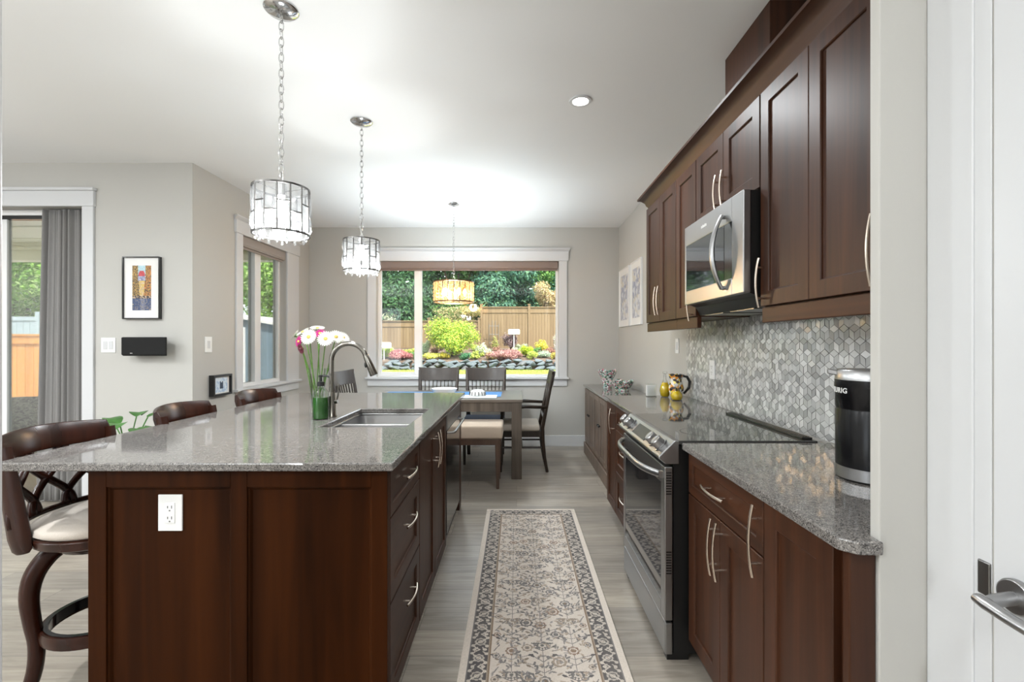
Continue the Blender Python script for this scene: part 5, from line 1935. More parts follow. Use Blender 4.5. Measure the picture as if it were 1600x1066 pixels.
# ------------------------------------------------------------------ rug
def rug():
    x0, x1, y0, y1 = -0.232, 0.456, 0.95, 3.70
    st_ = 0.003
    nx, ny = int((x1 - x0) / st_), int((y1 - y0) / st_)
    U, V = np.meshgrid((np.arange(nx) + 0.5) / nx * (x1 - x0), (np.arange(ny) + 0.5) / ny * (y1 - y0))
    Wd, Ln = x1 - x0, y1 - y0
    cream = np.array((0.62, 0.545, 0.47))
    field = np.array((0.56, 0.49, 0.425))
    dark = np.array((0.075, 0.068, 0.068))
    grey = np.array((0.150, 0.138, 0.135))
    brown = np.array((0.20, 0.135, 0.085))
    rust = np.array((0.27, 0.175, 0.125))
    taupe = np.array((0.28, 0.22, 0.17))
    img = np.empty((ny, nx, 3))
    img[:] = cream
    de = np.minimum(np.minimum(U, Wd - U), np.minimum(V, Ln - V))     # distance to edge
    def put(mask, c, a=1.0):
        img[mask] = img[mask] * (1 - a) + np.array(c) * a
    put(de > 0.030, dark)
    put(de > 0.116, brown)
    put(de > 0.124, field)
    def ell(u, v, a, b, c, al=1.0, ring=None):
        i0, i1 = int(max(0, (u - a) / st_ - 1)), int(min(nx, (u + a) / st_ + 2))
        j0, j1 = int(max(0, (v - b) / st_ - 1)), int(min(ny, (v + b) / st_ + 2))
        if i1 <= i0 or j1 <= j0: return
        d = ((U[j0:j1, i0:i1] - u) / a) ** 2 + ((V[j0:j1, i0:i1] - v) / b) ** 2
        m = d < 1
        if ring is not None: m &= d > ring
        s = img[j0:j1, i0:i1]
        s[m] = s[m] * (1 - al) + np.array(c) * al
    def line(u0, v0, u1, v1, wd, c, al=1.0):
        i0, i1 = int(max(0, (min(u0, u1) - wd) / st_ - 1)), int(min(nx, (max(u0, u1) + wd) / st_ + 2))
        j0, j1 = int(max(0, (min(v0, v1) - wd) / st_ - 1)), int(min(ny, (max(v0, v1) + wd) / st_ + 2))
        if i1 <= i0 or j1 <= j0: return
        du, dv = u1 - u0, v1 - v0
        L2 = du * du + dv * dv + 1e-12
        uu, vv = U[j0:j1, i0:i1], V[j0:j1, i0:i1]
        tt = np.clip(((uu - u0) * du + (vv - v0) * dv) / L2, 0, 1)
        m = (uu - u0 - tt * du) ** 2 + (vv - v0 - tt * dv) ** 2 < (wd / 2) ** 2
        s = img[j0:j1, i0:i1]
        s[m] = s[m] * (1 - al) + np.array(c) * al
    def leaf(u, v, ang, L_, wd, c, al=1.0):
        for k in range(5):
            q = (k + 0.5) / 5
            ell(u + math.cos(ang) * L_ * q, v + math.sin(ang) * L_ * q, max(0.004, wd * math.sin(PI * q)), max(0.004, wd * math.sin(PI * q)), c, al)
    def rosette(u, v, r, c1, c2, c3):
        for k in range(8):
            a = 2 * PI * k / 8
            ell(u + r * 0.65 * math.cos(a), v + r * 0.65 * math.sin(a), r * 0.30, r * 0.30, c1)
        ell(u, v, r * 0.62, r * 0.62, c2)
        ell(u, v, r * 0.42, r * 0.42, c1)
        ell(u, v, r * 0.22, r * 0.22, c3)
    def palmette(u, v, r, c1, c2, s=1):
        for k in range(-4, 5):
            a = PI / 2 * s + k * 0.36
            leaf(u, v - s * r * 0.2, a, r * (1.05 - 0.05 * abs(k)), r * 0.12, c1)
        ell(u, v + s * r * 0.1, r * 0.36, r * 0.36, c2)
        ell(u, v + s * r * 0.1, r * 0.18, r * 0.18, c1)
        leaf(u, v - s * r * 0.2, PI, r * 1.05, r * 0.14, c1)
        leaf(u, v - s * r * 0.2, 0, r * 1.05, r * 0.14, c1)
    # border scrolls
    bc = 0.074
    def border(fn, length):
        n = int(length / 0.104)
        p = length / n
        for k in range(n):
            c = (k + 0.5) * p
            sg = 1 if k % 2 else -1
            pu, pv = fn(c, 0)
            if k % 2:
                rosette(pu, pv, 0.026, cream * 0.72, grey, rust)
            else:
                rosette(pu, pv, 0.028, cream * 0.62, dark, taupe)
            prev = None
            for q in range(9):
                tq = q / 8
                a = fn(c - p / 2 + p * tq, 0.027 * math.sin(2 * PI * tq) * sg)
                if prev: line(*prev, *a, 0.006, cream * 0.85)
                prev = a
            for (dt, dn) in ((-0.5, 0.022), (-0.5, -0.022), (-0.28, 0.030), (0.28, -0.030), (-0.25, -0.03), (0.25, 0.03)):
                a = fn(c + dt * p, dn)
                ell(a[0], a[1], 0.0085, 0.0085, cream * (0.9 if dn > 0 else 0.75))
                b = fn(c + dt * p + 0.014, dn * 0.5)
                line(*a, *b, 0.005, cream * 0.75)
    border(lambda t_, n_: (bc + n_, t_), Ln)
    border(lambda t_, n_: (Wd - bc - n_, t_), Ln)
    border(lambda t_, n_: (t_, bc + n_), Wd)
    border(lambda t_, n_: (t_, Ln - bc - n_), Wd)
    put((de > 0.030) & (de < 0.036), grey)
    put((de > 0.112) & (de < 0.117), taupe)
    # field: three vines with palmettes and sprigs
    fw0, fw1 = 0.124, Wd - 0.124
    cols_u = [fw0 + (fw1 - fw0) * f for f in (0.2, 0.5, 0.8)]
    per = 0.36
    for ci, u in enumerate(cols_u):
        ph = 0.0 if ci % 2 == 0 else per / 2
        line(u, 0.13, u, Ln - 0.13, 0.005, grey, 0.9)
        v = 0.13 + ph - per
        k = 0
        while v < Ln - 0.13:
            def ok(vv): return 0.15 < vv < Ln - 0.15
            if ok(v + 0.06):
                palmette(u, v + 0.06, 0.047, (dark + grey) / 2 if k % 2 else taupe * 0.8, cream * 0.8, -1)
            if ok(v + 0.20):
                rosette(u, v + 0.20, 0.030, grey if k % 3 else rust * 0.8, field, brown)
            for (dv_, L_, an) in ((0.11, 0.062, 0.55), (0.145, 0.075, 0.35), (0.245, 0.065, 0.6), (0.28, 0.075, 0.3), (0.31, 0.05, 0.7), (0.02, 0.05, 0.5)):
                for s in (-1, 1):
                    vv = v + dv_
                    if not ok(vv): continue
                    e = (u + s * L_ * math.cos(an), vv + L_ * math.sin(an))
                    line(u, vv, *e, 0.004, grey, 0.9)
                    leaf(e[0], e[1], (an if s > 0 else PI - an), 0.020, 0.0065, dark if (k + int(dv_ * 100)) % 2 else taupe * 0.7)
                    m = (u + s * L_ * 0.55 * math.cos(an), vv + L_ * 0.55 * math.sin(an))
                    leaf(m[0], m[1], PI / 2 + s * 0.2, 0.018, 0.005, grey)
            v += per
            k += 1
    for ci in range(2):
        u = (cols_u[ci] + cols_u[ci + 1]) / 2
        v = 0.17 + ci * 0.09
        k = 0
        while v < Ln - 0.17:
            rosette(u, v, 0.027 if k % 2 else 0.034, (grey, taupe, dark * 1.4, rust * 0.9)[(k + ci) % 4], field, grey)
            for a in (0.6, 2.5, 3.8, 5.6):
                leaf(u + 0.036 * math.cos(a), v + 0.036 * math.sin(a), a, 0.022, 0.006, grey)
            v += 0.18
            k += 1
    for (u, off) in ((fw0 + 0.022, 0.0), (fw1 - 0.022, 0.07)):
        v = 0.18 + off
        k = 0
        while v < Ln - 0.17:
            rosette(u, v, 0.019, (grey, rust * 0.8, taupe)[k % 3], field, dark)
            line(u - 0.01, v + 0.03, u + 0.012, v + 0.07, 0.005, grey)
            v += 0.14
            k += 1
    rr_ = random.Random(5)
    for k in range(1500):
        u, v = rr_.uniform(fw0 + 0.008, fw1 - 0.008), rr_.uniform(0.14, Ln - 0.14)
        leaf(u, v, rr_.uniform(0, PI), rr_.uniform(0.012, 0.026), rr_.uniform(0.003, 0.006), (grey, taupe, grey * 1.5, taupe * 1.3)[k % 4], 0.75)
    img *= (0.9 + 0.2 * rng.random((ny, nx, 1)))
    blot = np.kron(rng.random((ny // 40 + 1, nx // 40 + 1)), np.ones((40, 40)))[:ny, :nx]
    img = img + (field - img) * (0.10 * blot[..., None])
    # mesh
    zt = 0.009
    gx, gy = np.meshgrid(np.linspace(x0, x1, nx + 1), np.linspace(y0, y1, ny + 1))
    co = np.stack([gx, gy, np.full_like(gx, zt)], -1).reshape(-1, 3)
    nv = co.shape[0]
    j, i = np.meshgrid(np.arange(ny), np.arange(nx), indexing='ij')
    a = (j * (nx + 1) + i).ravel()
    q = np.stack([a, a + 1, a + nx + 2, a + nx + 1], -1)
    ex = np.array([(x0, y0, 0.0005), (x1, y0, 0.0005), (x1, y1, 0.0005), (x0, y1, 0.0005), (x0, y0, zt), (x1, y0, zt), (x1, y1, zt), (x0, y1, zt)])
    sk = np.array([(0, 1, 5, 4), (1, 2, 6, 5), (2, 3, 7, 6), (3, 0, 4, 7), (3, 2, 1, 0)]) + nv
    co = np.concatenate([co, ex])
    q = np.concatenate([q, sk])
    me = bpy.data.meshes.new('rug')
    me.vertices.add(len(co))
    me.vertices.foreach_set('co', co.astype(np.float32).ravel())
    me.loops.add(len(q) * 4)
    me.loops.foreach_set('vertex_index', q.astype(np.int32).ravel())
    me.polygons.add(len(q))
    me.polygons.foreach_set('loop_start', (np.arange(len(q)) * 4).astype(np.int32))
    me.update(calc_edges=True)
    ca = me.color_attributes.new('Col', 'FLOAT_COLOR', 'CORNER')
    fc = np.concatenate([img.reshape(-1, 3), np.tile(cream * 0.8, (5, 1))])
    fc = np.concatenate([fc, np.ones((len(fc), 1))], 1).astype(np.float32)
    ca.data.foreach_set('color', np.repeat(fc, 4, axis=0).ravel())
    me.materials.append(M['rugmat'])
    o = bpy.data.objects.new('runner_rug', me)
    COL.objects.link(o)
    tag(o, 'long cream floral runner rug with a dark border on the kitchen floor', 'rug')
rug()

# ------------------------------------------------------------------ things on the right counter
def carafe():
    cx_, cy_, r = 1.078, 1.42, 0.092
    t = thing('coffee_carafe', 'tall black thermal carafe with steel bands on the near right counter', 'carafe', (cx_, cy_, 0.915))
    bm = bmesh.new()
    lathe(bm, [(0, 0.0), (r - 0.003, 0.0), (r - 0.001, 0.004), (r, 0.006), (0, 0.006)], seg=48)
    obj('foot', bm, 'black', t, smooth='auto')
    bm = bmesh.new()
    lathe(bm, [(0, 0.006), (r, 0.006), (r, 0.040), (0, 0.040)], seg=48)
    obj('lower_band', bm, 'steel', t, smooth='auto')
    bm = bmesh.new()
    lathe(bm, [(0, 0.0402), (r - 0.001, 0.0402), (r - 0.0005, 0.208), (r - 0.002, 0.212), (r - 0.002, 0.216), (r, 0.220), (r + 0.001, 0.301), (0, 0.301)], seg=48)
    obj('body', bm, 'carafe_black', t, smooth='auto')
    bm = bmesh.new()
    lathe(bm, [(0, 0.3012), (r + 0.0005, 0.3012), (r - 0.001, 0.326), (r - 0.006, 0.332), (0, 0.334)], seg=48)
    l = obj('lid', bm, 'steel', t, smooth='auto')
    th = R(-208)
    d = Vector((math.cos(th), math.sin(th), 0))
    s_ = Vector((-d.y, d.x, 0))
    bm = bmesh.new()
    vs_ = []
    for z, e in ((0.311, 0), (0.326, 0)):
        for (q, ww) in ((r - 0.01, 0.022), (r + 0.02, 0.009)):
            for s in (-1, 1):
                p = d * q + s_ * ww * s
                vs_.append(bm.verts.new((p.x, p.y, z + (0.006 if q > r else 0))))
    f = [(0, 1, 3, 2), (4, 6, 7, 5), (0, 4, 5, 1), (2, 3, 7, 6), (0, 2, 6, 4), (1, 5, 7, 3)]
    for q in f:
        bm.faces.new([vs_[i] for i in q])
    obj('spout', bm, 'steel', t, bevel=0.003)
    bm = bmesh.new()
    h = Vector((math.cos(R(20)), math.sin(R(20)), 0))
    pts = [h * (r - 0.004) + Vector((0, 0, 0.285)), h * (r + 0.04) + Vector((0, 0, 0.28)), h * (r + 0.052) + Vector((0, 0, 0.24)), h * (r + 0.05) + Vector((0, 0, 0.13)), h * (r + 0.03) + Vector((0, 0, 0.09)), h * (r - 0.004) + Vector((0, 0, 0.085))]
    tube(bm, pts, 0.011, 10)
    obj('handle', bm, 'black', t, smooth=True)
    # lettering round the side
    cu = bpy.data.curves.new('lettering', 'FONT')
    cu.body = 'KEURIG'
    cu.size = 0.0215
    cu.align_x = 'CENTER'
    cu.extrude = 0.0004
    cu.offset = 0.0005
    cu.space_character = 1.12
    tmp = bpy.data.objects.new('lettering', cu)
    COL.objects.link(tmp)
    dg = bpy.context.evaluated_depsgraph_get()
    me = bpy.data.meshes.new_from_object(tmp.evaluated_get(dg))
    bpy.data.objects.remove(tmp)
    tc_ = R(-190)
    for v in me.vertices:
        a = tc_ + v.co.x / r
        rr = r + 0.0012 + v.co.z
        v.co = Vector((rr * math.cos(a), rr * math.sin(a), 0.262 + v.co.y))
    me.materials.clear()
    me.materials.append(M['white'])
    o = bpy.data.objects.new('lettering', me)
    COL.objects.link(o)
    o.parent = t
carafe()

def counter_things():
    def bottle(label, c, h, r):
        t = thing('oil_bottle', label, 'bottle', c)
        k = h / 0.19
        bm = bmesh.new()
        lathe(bm, [(0, 0.0), (r * 0.62, 0.0), (r * 0.8, 0.008 * k), (r, 0.045 * k), (r * 0.9, 0.075 * k), (r * 0.5, 0.115 * k), (r * 0.28, 0.135 * k), (r * 0.26, 0.16 * k), (r * 0.4, 0.163 * k), (0, 0.163 * k)], seg=24)
        obj('glass', bm, 'glass', t, smooth='auto')
        bm = bmesh.new()
        lathe(bm, [(0, 0.004), (r * 0.58, 0.004), (r * 0.76, 0.01 * k), (r * 0.95, 0.045 * k), (r * 0.85, 0.075 * k), (r * 0.48, 0.11 * k), (0, 0.112 * k)], seg=24)
        obj('oil', bm, 'oil', t, smooth='auto')
        bm = bmesh.new()
        lathe(bm, [(0, 0.155 * k), (r * 0.2, 0.155 * k), (r * 0.2, 0.17 * k), (r * 0.45, 0.178 * k), (r * 0.4, 0.192 * k), (0, 0.195 * k)], seg=18)
        obj('stopper', bm, 'glass', t, smooth='auto')
    bottle('tall glass bottle of yellow oil left of the painted pitcher', (1.128, 3.55, 0.915), 0.19, 0.040)
    bottle('short round glass bottle of yellow oil in front of the painted pitcher', (1.145, 3.34, 0.915), 0.115, 0.042)
    t = thing('pitcher', 'hand-painted black, white and orange ceramic pitcher with a dark handle', 'pitcher', (1.185, 3.47, 0.915))
    bm = bmesh.new()
    lathe(bm, [(0, 0.0), (0.035, 0.0), (0.038, 0.006), (0.053, 0.05), (0.055, 0.08), (0.042, 0.125), (0.041, 0.14), (0.058, 0.178), (0.054, 0.178), (0.037, 0.14), (0.038, 0.12), (0.048, 0.08), (0.03, 0.012), (0, 0.01)], seg=32)
    obj('jug', bm, 'pitcher', t, smooth='auto')
    bm = bmesh.new()
    tube(bm, [(0.045, -0.012, 0.165), (0.075, -0.02, 0.160), (0.092, -0.025, 0.125), (0.088, -0.024, 0.08), (0.052, -0.014, 0.035)], [0.008, 0.010, 0.011, 0.010, 0.008], 10)
    obj('handle', bm, 'black', t, smooth=True)
    t = thing('napkin_holder', 'clear glass napkin holder left of the tall oil bottle', 'napkin holder', (1.03, 3.58, 0.915))
    bm = bmesh.new()
    box(bm, -0.036, 0.036, -0.03, 0.03, 0.0, 0.006)
    box(bm, -0.036, 0.036, -0.03, -0.026, 0.006, 0.10)
    box(bm, -0.036, 0.036, 0.026, 0.03, 0.006, 0.10)
    obj('holder', bm, 'glass', t, bevel=0.001)
    obj('napkins', bx(-0.034, 0.034, -0.012, 0.012, 0.0065, 0.085), 'white', t)
    bm = bmesh.new()
    lathe(bm, [(0, 0.0), (0.05, 0.0), (0.052, 0.006), (0.048, 0.012), (0.055, 0.05), (0.060, 0.085), (0.075, 0.115), (0.105, 0.185), (0.100, 0.188), (0.07, 0.122), (0.053, 0.088), (0.045, 0.03), (0, 0.02)], (1.02, 5.25, 0.823), 36)
    for v in bm.verts:
        a = math.atan2(v.co.y - 5.25, v.co.x - 1.02)
        if v.co.z > 0.95: v.co.z += 0.018 * math.sin(4 * a + 0.5)
    o = obj('glass_bowl', bm, 'millefiori', smooth='auto')
    tag(o, 'tall footed mosaic glass bowl with wavy rim on the sideboard', 'bowl')
    bm = bmesh.new()
    lathe(bm, [(0, 0.0), (0.07, 0.0), (0.072, 0.008), (0.066, 0.012), (0.09, 0.05), (0.122, 0.10), (0.117, 0.103), (0.085, 0.055), (0.06, 0.022), (0, 0.02)], (1.11, 4.92, 0.823), 36)
    for v in bm.verts:
        a = math.atan2(v.co.y - 4.92, v.co.x - 1.11)
        if v.co.z > 0.86: v.co.z += 0.014 * math.sin(5 * a)
    o = obj('glass_bowl', bm, 'millefiori', smooth='auto')
    tag(o, 'low wide mosaic glass bowl in front of the footed bowl', 'bowl')
counter_things()

# ------------------------------------------------------------------ outdoors
def leaves_mesh(name, centers, n, size, cols, flat=0.4, shell=0.55):
    """individual leaves scattered through ellipsoidal clumps"""
    cs = np.array([c[:3] for c in centers], float)
    rs = np.array([c[3:6] for c in centers], float)
    wt = (rs[:, 0] * rs[:, 1] * rs[:, 2]) ** (2 / 3)
    n = int(n * 2.6)
    size = size * 0.56
    idx = rng.choice(len(cs), n, p=wt / wt.sum())
    d = rng.normal(size=(n, 3))
    d /= np.linalg.norm(d, axis=1, keepdims=True)
    rad = shell + (1 - shell) * rng.random((n, 1)) ** 0.6
    rad *= 1 + 0.10 * rng.normal(size=(n, 1))
    p = cs[idx] + d * rs[idx] * rad
    nrm = d + flat * rng.normal(size=(n, 3)) + np.array((0, 0, 0.4))
    nrm /= np.linalg.norm(nrm, axis=1, keepdims=True)
    t1 = np.cross(nrm, rng.normal(size=(n, 3)))
    t1 /= np.linalg.norm(t1, axis=1, keepdims=True)
    t2 = np.cross(nrm, t1)
    s = size * (0.6 + 0.8 * rng.random((n, 1)))
    q = np.stack([p - t1 * s, p - t2 * s * 0.45 + nrm * s * 0.15, p + t1 * s, p + t2 * s * 0.45 + nrm * s * 0.15], 1).reshape(-1, 3)
    me = bpy.data.meshes.new(name)
    me.vertices.add(n * 4)
    me.vertices.foreach_set('co', q.astype(np.float32).ravel())
    me.loops.add(n * 4)
    me.loops.foreach_set('vertex_index', np.arange(n * 4, dtype=np.int32))
    me.polygons.add(n)
    me.polygons.foreach_set('loop_start', (np.arange(n) * 4).astype(np.int32))
    me.update(calc_edges=True)
    C = np.array(cols)[rng.integers(0, len(cols), n)] * (0.75 + 0.5 * rng.random((n, 1)))
    C = np.concatenate([C, np.ones((n, 1))], 1).astype(np.float32)
    ca = me.color_attributes.new('Col', 'FLOAT_COLOR', 'CORNER')
    ca.data.foreach_set('color', np.repeat(C, 4, axis=0).ravel())
    me.materials.append(M['leaf'])
    return me

def plant(name, label, cat, c, clumps, n, size, cols, group=None, trunk=0.03, flat=0.4, shell=0.4):
    t = thing(name, label, cat, c, 0, group)
    me = leaves_mesh('foliage', clumps, n, size, cols, flat, shell)
    o = bpy.data.objects.new('foliage', me)
    COL.objects.link(o)
    o.parent = t
    bm = bmesh.new()
    for k, cl in enumerate(clumps[:5]):
        tube(bm, [(0, 0, -0.03), (cl[0] * 0.3, cl[1] * 0.3, cl[2] * 0.5), (cl[0] * 0.9, cl[1] * 0.9, cl[2])], [trunk, trunk * 0.8, trunk * 0.3], 7)
    obj('stem' if trunk < 0.06 else 'trunk', bm, 'bark', t, smooth=True)
    return t

def outdoors():
    # ground: lawn, raised bed
    bm = bmesh.new()
    prism(bm, [(12.0, -0.25), (12.0, 0.0), (14.5, 0.20), (18.2, 0.26), (18.2, -0.25)], lambda u, v: (-18, u, v), lambda u, v: (22, u, v))
    g = obj('lawn', bm, 'lawn')
    g['kind'] = 'structure'
    g = obj('unseen_ground', bx(XL - T, 22, YB + T + 0.02, 12.0, -0.25, -0.02), 'unseen_ground')  # unseen ground made grey so no green light bounces into the rooms
    g['kind'] = 'structure'
    g = obj('unseen_ground_strip', bx(-18, XL - T - 0.01, 9.51, 12.0, -0.25, -0.06), 'unseen_ground')  # unseen too, the same grey to hold back green bounce
    g['kind'] = 'structure'
    bm = bmesh.new()
    prof = [(18.15, -0.25), (18.2, 0.58), (19.0, 0.70), (20.5, 0.88), (22.4, 1.05), (40, 1.2), (40, -0.25)]
    prism(bm, prof, lambda u, v: (-18, u, v), lambda u, v: (22, u, v))
    g = obj('raised_bed', bm, 'soil')
    g['kind'] = 'structure'
    # grass blades
    n = 26000
    gx = rng.uniform(-6.5, 3.5, n)
    gy = rng.uniform(13.5, 17.8, n)
    bw, bh = 0.012, 0.05
    a = rng.uniform(0, PI, n)
    dx, dy = np.cos(a) * bw, np.sin(a) * bw
    lx, ly = rng.normal(0, 0.015, n), rng.normal(0, 0.015, n)
    z0 = np.interp(gy, [12.0, 14.5, 18.2], [0.0, 0.20, 0.26])
    V_ = np.stack([np.stack([gx - dx, gy - dy, z0], 1), np.stack([gx + dx, gy + dy, z0], 1), np.stack([gx + lx, gy + ly, z0 + bh * rng.uniform(0.6, 1.3, n)], 1)], 1).reshape(-1, 3)
    me = bpy.data.meshes.new('grass')
    me.from_pydata(V_.tolist(), [], np.arange(n * 3).reshape(-1, 3).tolist())
    C = np.array(((0.38, 0.42, 0.11), (0.31, 0.37, 0.09), (0.46, 0.47, 0.16)))[rng.integers(0, 3, n)]
    ca = me.color_attributes.new('Col', 'FLOAT_COLOR', 'CORNER')
    ca.data.foreach_set('color', np.repeat(np.concatenate([C, np.ones((n, 1))], 1).astype(np.float32), 3, axis=0).ravel())
    me.materials.append(M['leaf'])
    o = bpy.data.objects.new('grass', me)
    COL.objects.link(o)
    tag(o, 'sunlit strip of short lawn grass below the rock wall', 'grass')
    o['kind'] = 'stuff'

    # stone wall
    def rock_bm(seed):
        r_ = random.Random(seed)
        bm = bmesh.new()
        bmesh.ops.create_icosphere(bm, subdivisions=3, radius=1.0)
        ax = [(Vector((r_.gauss(0, 1), r_.gauss(0, 1), r_.gauss(0, 1))).normalized(), r_.uniform(0.45, 0.8)) for _ in range(11)]
        for v in bm.verts:
            for n_, d_ in ax:
                e = v.co.dot(n_) - d_
                if e > 0: v.co -= n_ * e
        return bm
    protos = []
    for k in range(5):
        o = obj('wall_rock', rock_bm(k + 3), 'rock' if k != 4 else 'darkrock', smooth='auto')
        protos.append(o)
    used = set()
    for row, (zc, sz) in enumerate(((0.33, 0.12), (0.47, 0.11), (0.58, 0.09))):
        x = -5.3 + 0.15 * row
        while x < 2.2:
            k = random.randrange(5)
            w_ = random.uniform(0.17, 0.30)
            if k in used:
                o = protos[k].copy()
                COL.objects.link(o)
            else:
                o = protos[k]
                used.add(k)
            o.location = (x + w_, 18.02 + 0.06 * row + random.uniform(-0.03, 0.03), zc + random.uniform(-0.03, 0.03))
            o.rotation_euler = (random.uniform(-0.3, 0.3), random.uniform(-0.3, 0.3), random.uniform(0, 6.28))
            o.scale = (w_, 0.22, sz)
            o.rotation_euler.z = random.uniform(-0.2, 0.2)
            dk = k == 4
            tag(o, 'dark rounded rock in the low stone wall edging the lawn' if dk else 'pale grey rock in the low stone wall edging the lawn', 'rock', 'dark rocks of the garden wall' if dk else 'pale rocks of the garden wall')
            x += w_ * 1.62
    # cedar fence at the back
    def fence(label, posts, zb, zt, y):
        t = thing('garden_fence', label, 'fence', ((posts[0] + posts[-1]) / 2, y, zb))
        P = dict(parent=t, world=True)
        for a, b in zip(posts, posts[1:]):
            bm = bmesh.new()
            m = int((b - a) / 0.145)
            wd = (b - a - 0.1) / m
            for i in range(m):
                x = a + 0.05 + i * wd
                box(bm, x + 0.004, x + wd - 0.004, y, y + 0.02, zb, zt - 0.26)
            box(bm, a + 0.05, b - 0.05, y - 0.025, y + 0.045, zt - 0.30, zt - 0.24)
            box(bm, a + 0.05, b - 0.05, y + 0.005, y + 0.02, zt - 0.24, zt - 0.04)
            box(bm, a + 0.05, b - 0.05, y - 0.04, y + 0.06, zt - 0.04, zt)
            box(bm, a + 0.05, b - 0.05, y - 0.03, y - 0.001, zb + 0.1, zb + 0.19)
            box(bm, a + 0.05, b - 0.05, y + 0.021, y + 0.03, zb, zt - 0.26)
            obj('fence_panel', bm, 'cedar', **P)
        for a in posts:
            bm = bmesh.new()
            box(bm, a - 0.05, a + 0.05, y - 0.05, y + 0.06, zb - 0.2, zt + 0.08)
            box(bm, a - 0.068, a + 0.068, y - 0.07, y + 0.08, zt + 0.08, zt + 0.13)
            obj('fence_post', bm, 'cedar', **P)
    s = 22.3 / 730
    Y = 22.3
    fence('weathered cedar fence, lower stretch seen at the left of the window', [(590 - 807 - 77 * k) * s for k in (2, 1, 0)] + [(670 - 807) * s, (748.5 - 807) * s], 0.95, 1.33 + 34 * s, Y)
    fence('weathered cedar fence, taller stretch seen at the right of the window', [(752 - 807) * s, (827 - 807) * s, (903 - 807) * s, (980 - 807) * s], 0.95, 1.33 + 56 * s, Y + 0.15)

    # shrubs: px x, base y, depth, width px, height px
    GR = 'garden shrubs behind the rock wall'
    def shrub(label, x, yb, Y, wp, hp, cols, n=900, size=0.06, lump=7, name='garden_shrub', cat='shrub', shell=0.3, zb=None):
        c = px(x, yb, Y)
        # stand on the bed
        prof = [(18.2, 0.58), (19.0, 0.70), (20.5, 0.88), (22.4, 1.05), (40, 1.2)]
        for (a, za), (b, zb_) in zip(prof, prof[1:]):
            if a <= Y <= b:
                c.z = za + (zb_ - za) * (Y - a) / (b - a)
        w_, h_ = 1.12 * wp * Y / 730 / 2, hp * Y / 730
        top = px(x, yb - hp, Y).z
        h_ = max(0.32, top - c.z) if hp else 0.36
        cl = []
        for k in range(lump * 2):
            a = 2.4 * k + random.random()
            rr = 0.72 * math.sqrt(random.random()) if k else 0
            zz = h_ * (0.22 + 0.58 * random.random() * (1 - 0.5 * rr))
            q = random.uniform(0.24, 0.46)
            cl.append((w_ * rr * math.cos(a), w_ * rr * math.sin(a), zz, w_ * q, w_ * q, h_ * random.uniform(0.18, 0.32)))
        plant(name, label, cat, c, cl, n, size, cols, GR, 0.025, 0.5, shell)
    YG = [(0.42, 0.52, 0.05), (0.30, 0.46, 0.06), (0.55, 0.58, 0.10), (0.20, 0.36, 0.05)]
    shrub('big yellow-green bush in the middle of the garden', 707, 566, 19.4, 74, 74, YG, 5200, 0.075, 9)
    PK = [(0.50, 0.20, 0.20), (0.42, 0.15, 0.17), (0.58, 0.30, 0.28), (0.34, 0.12, 0.13)]
    shrub('mounded pink-red lace-leaf maple seen through the left pane', 626, 574, 18.7, 42, 30, PK, 2200, 0.055, 8)
    shrub('wide dusty pink lace-leaf maple spilling over the rock wall', 791, 572, 18.6, 54, 28, [(0.46, 0.24, 0.22), (0.40, 0.20, 0.20), (0.56, 0.36, 0.32), (0.30, 0.15, 0.14)], 2400, 0.055, 8)
    shrub('dark purple round shrub in front of the taller fence', 799, 545, 21.2, 28, 30, [(0.20, 0.13, 0.14), (0.28, 0.19, 0.19), (0.36, 0.28, 0.27)], 1100, 0.06)
    shrub('bright lime round shrub beside the wide pink maple', 822, 562, 19.2, 24, 28, [(0.42, 0.55, 0.03), (0.52, 0.60, 0.05), (0.34, 0.46, 0.03)], 1300, 0.05)
    shrub('small golden shrub by the fence at the right', 846, 548, 20.6, 22, 20, [(0.62, 0.55, 0.06), (0.52, 0.50, 0.06), (0.68, 0.60, 0.14)], 800, 0.05)
    shrub('silvery green low shrub at the right end of the bed', 850, 566, 19.2, 30, 20, [(0.40, 0.48, 0.36), (0.50, 0.55, 0.42), (0.30, 0.40, 0.28)], 900, 0.05)
    shrub('pale cream-leaved shrub right of the big bush', 754, 562, 19.5, 26, 28, [(0.62, 0.66, 0.50), (0.45, 0.56, 0.25), (0.70, 0.70, 0.58)], 1000, 0.055)
    shrub('reddish-green young rose bush against the taller fence', 773, 545, 21.2, 14, 24, [(0.35, 0.40, 0.10), (0.50, 0.28, 0.20), (0.30, 0.36, 0.10)], 500, 0.05)
    shrub('yellow low groundcover left of the big bush', 672, 572, 18.6, 34, 14, [(0.62, 0.60, 0.10), (0.55, 0.56, 0.12), (0.66, 0.62, 0.22)], 900, 0.045)
    shrub('yellow-orange small shrub at the foot of the big bush', 693, 566, 18.8, 20, 16, [(0.66, 0.52, 0.06), (0.58, 0.56, 0.08)], 600, 0.045)
    shrub('lime shrub at the far left of the back window', 600, 570, 18.9, 26, 30, [(0.40, 0.54, 0.06), (0.50, 0.60, 0.10), (0.28, 0.42, 0.05)], 900, 0.05)
    shrub('grey-green shrub between the big bush and the window post', 664, 560, 19.6, 18, 34, [(0.36, 0.44, 0.30), (0.55, 0.58, 0.40), (0.28, 0.38, 0.2)], 700, 0.05)
    shrub('low dark green shrub at the right foot of the big bush', 728, 570, 18.6, 20, 14, [(0.06, 0.20, 0.10), (0.10, 0.26, 0.12)], 600, 0.045)
    shrub('white-flowering tall shrub at the right edge of the window', 872, 560, 20.2, 14, 48, [(0.6, 0.56, 0.55), (0.34, 0.38, 0.2), (0.7, 0.6, 0.6)], 700, 0.05)
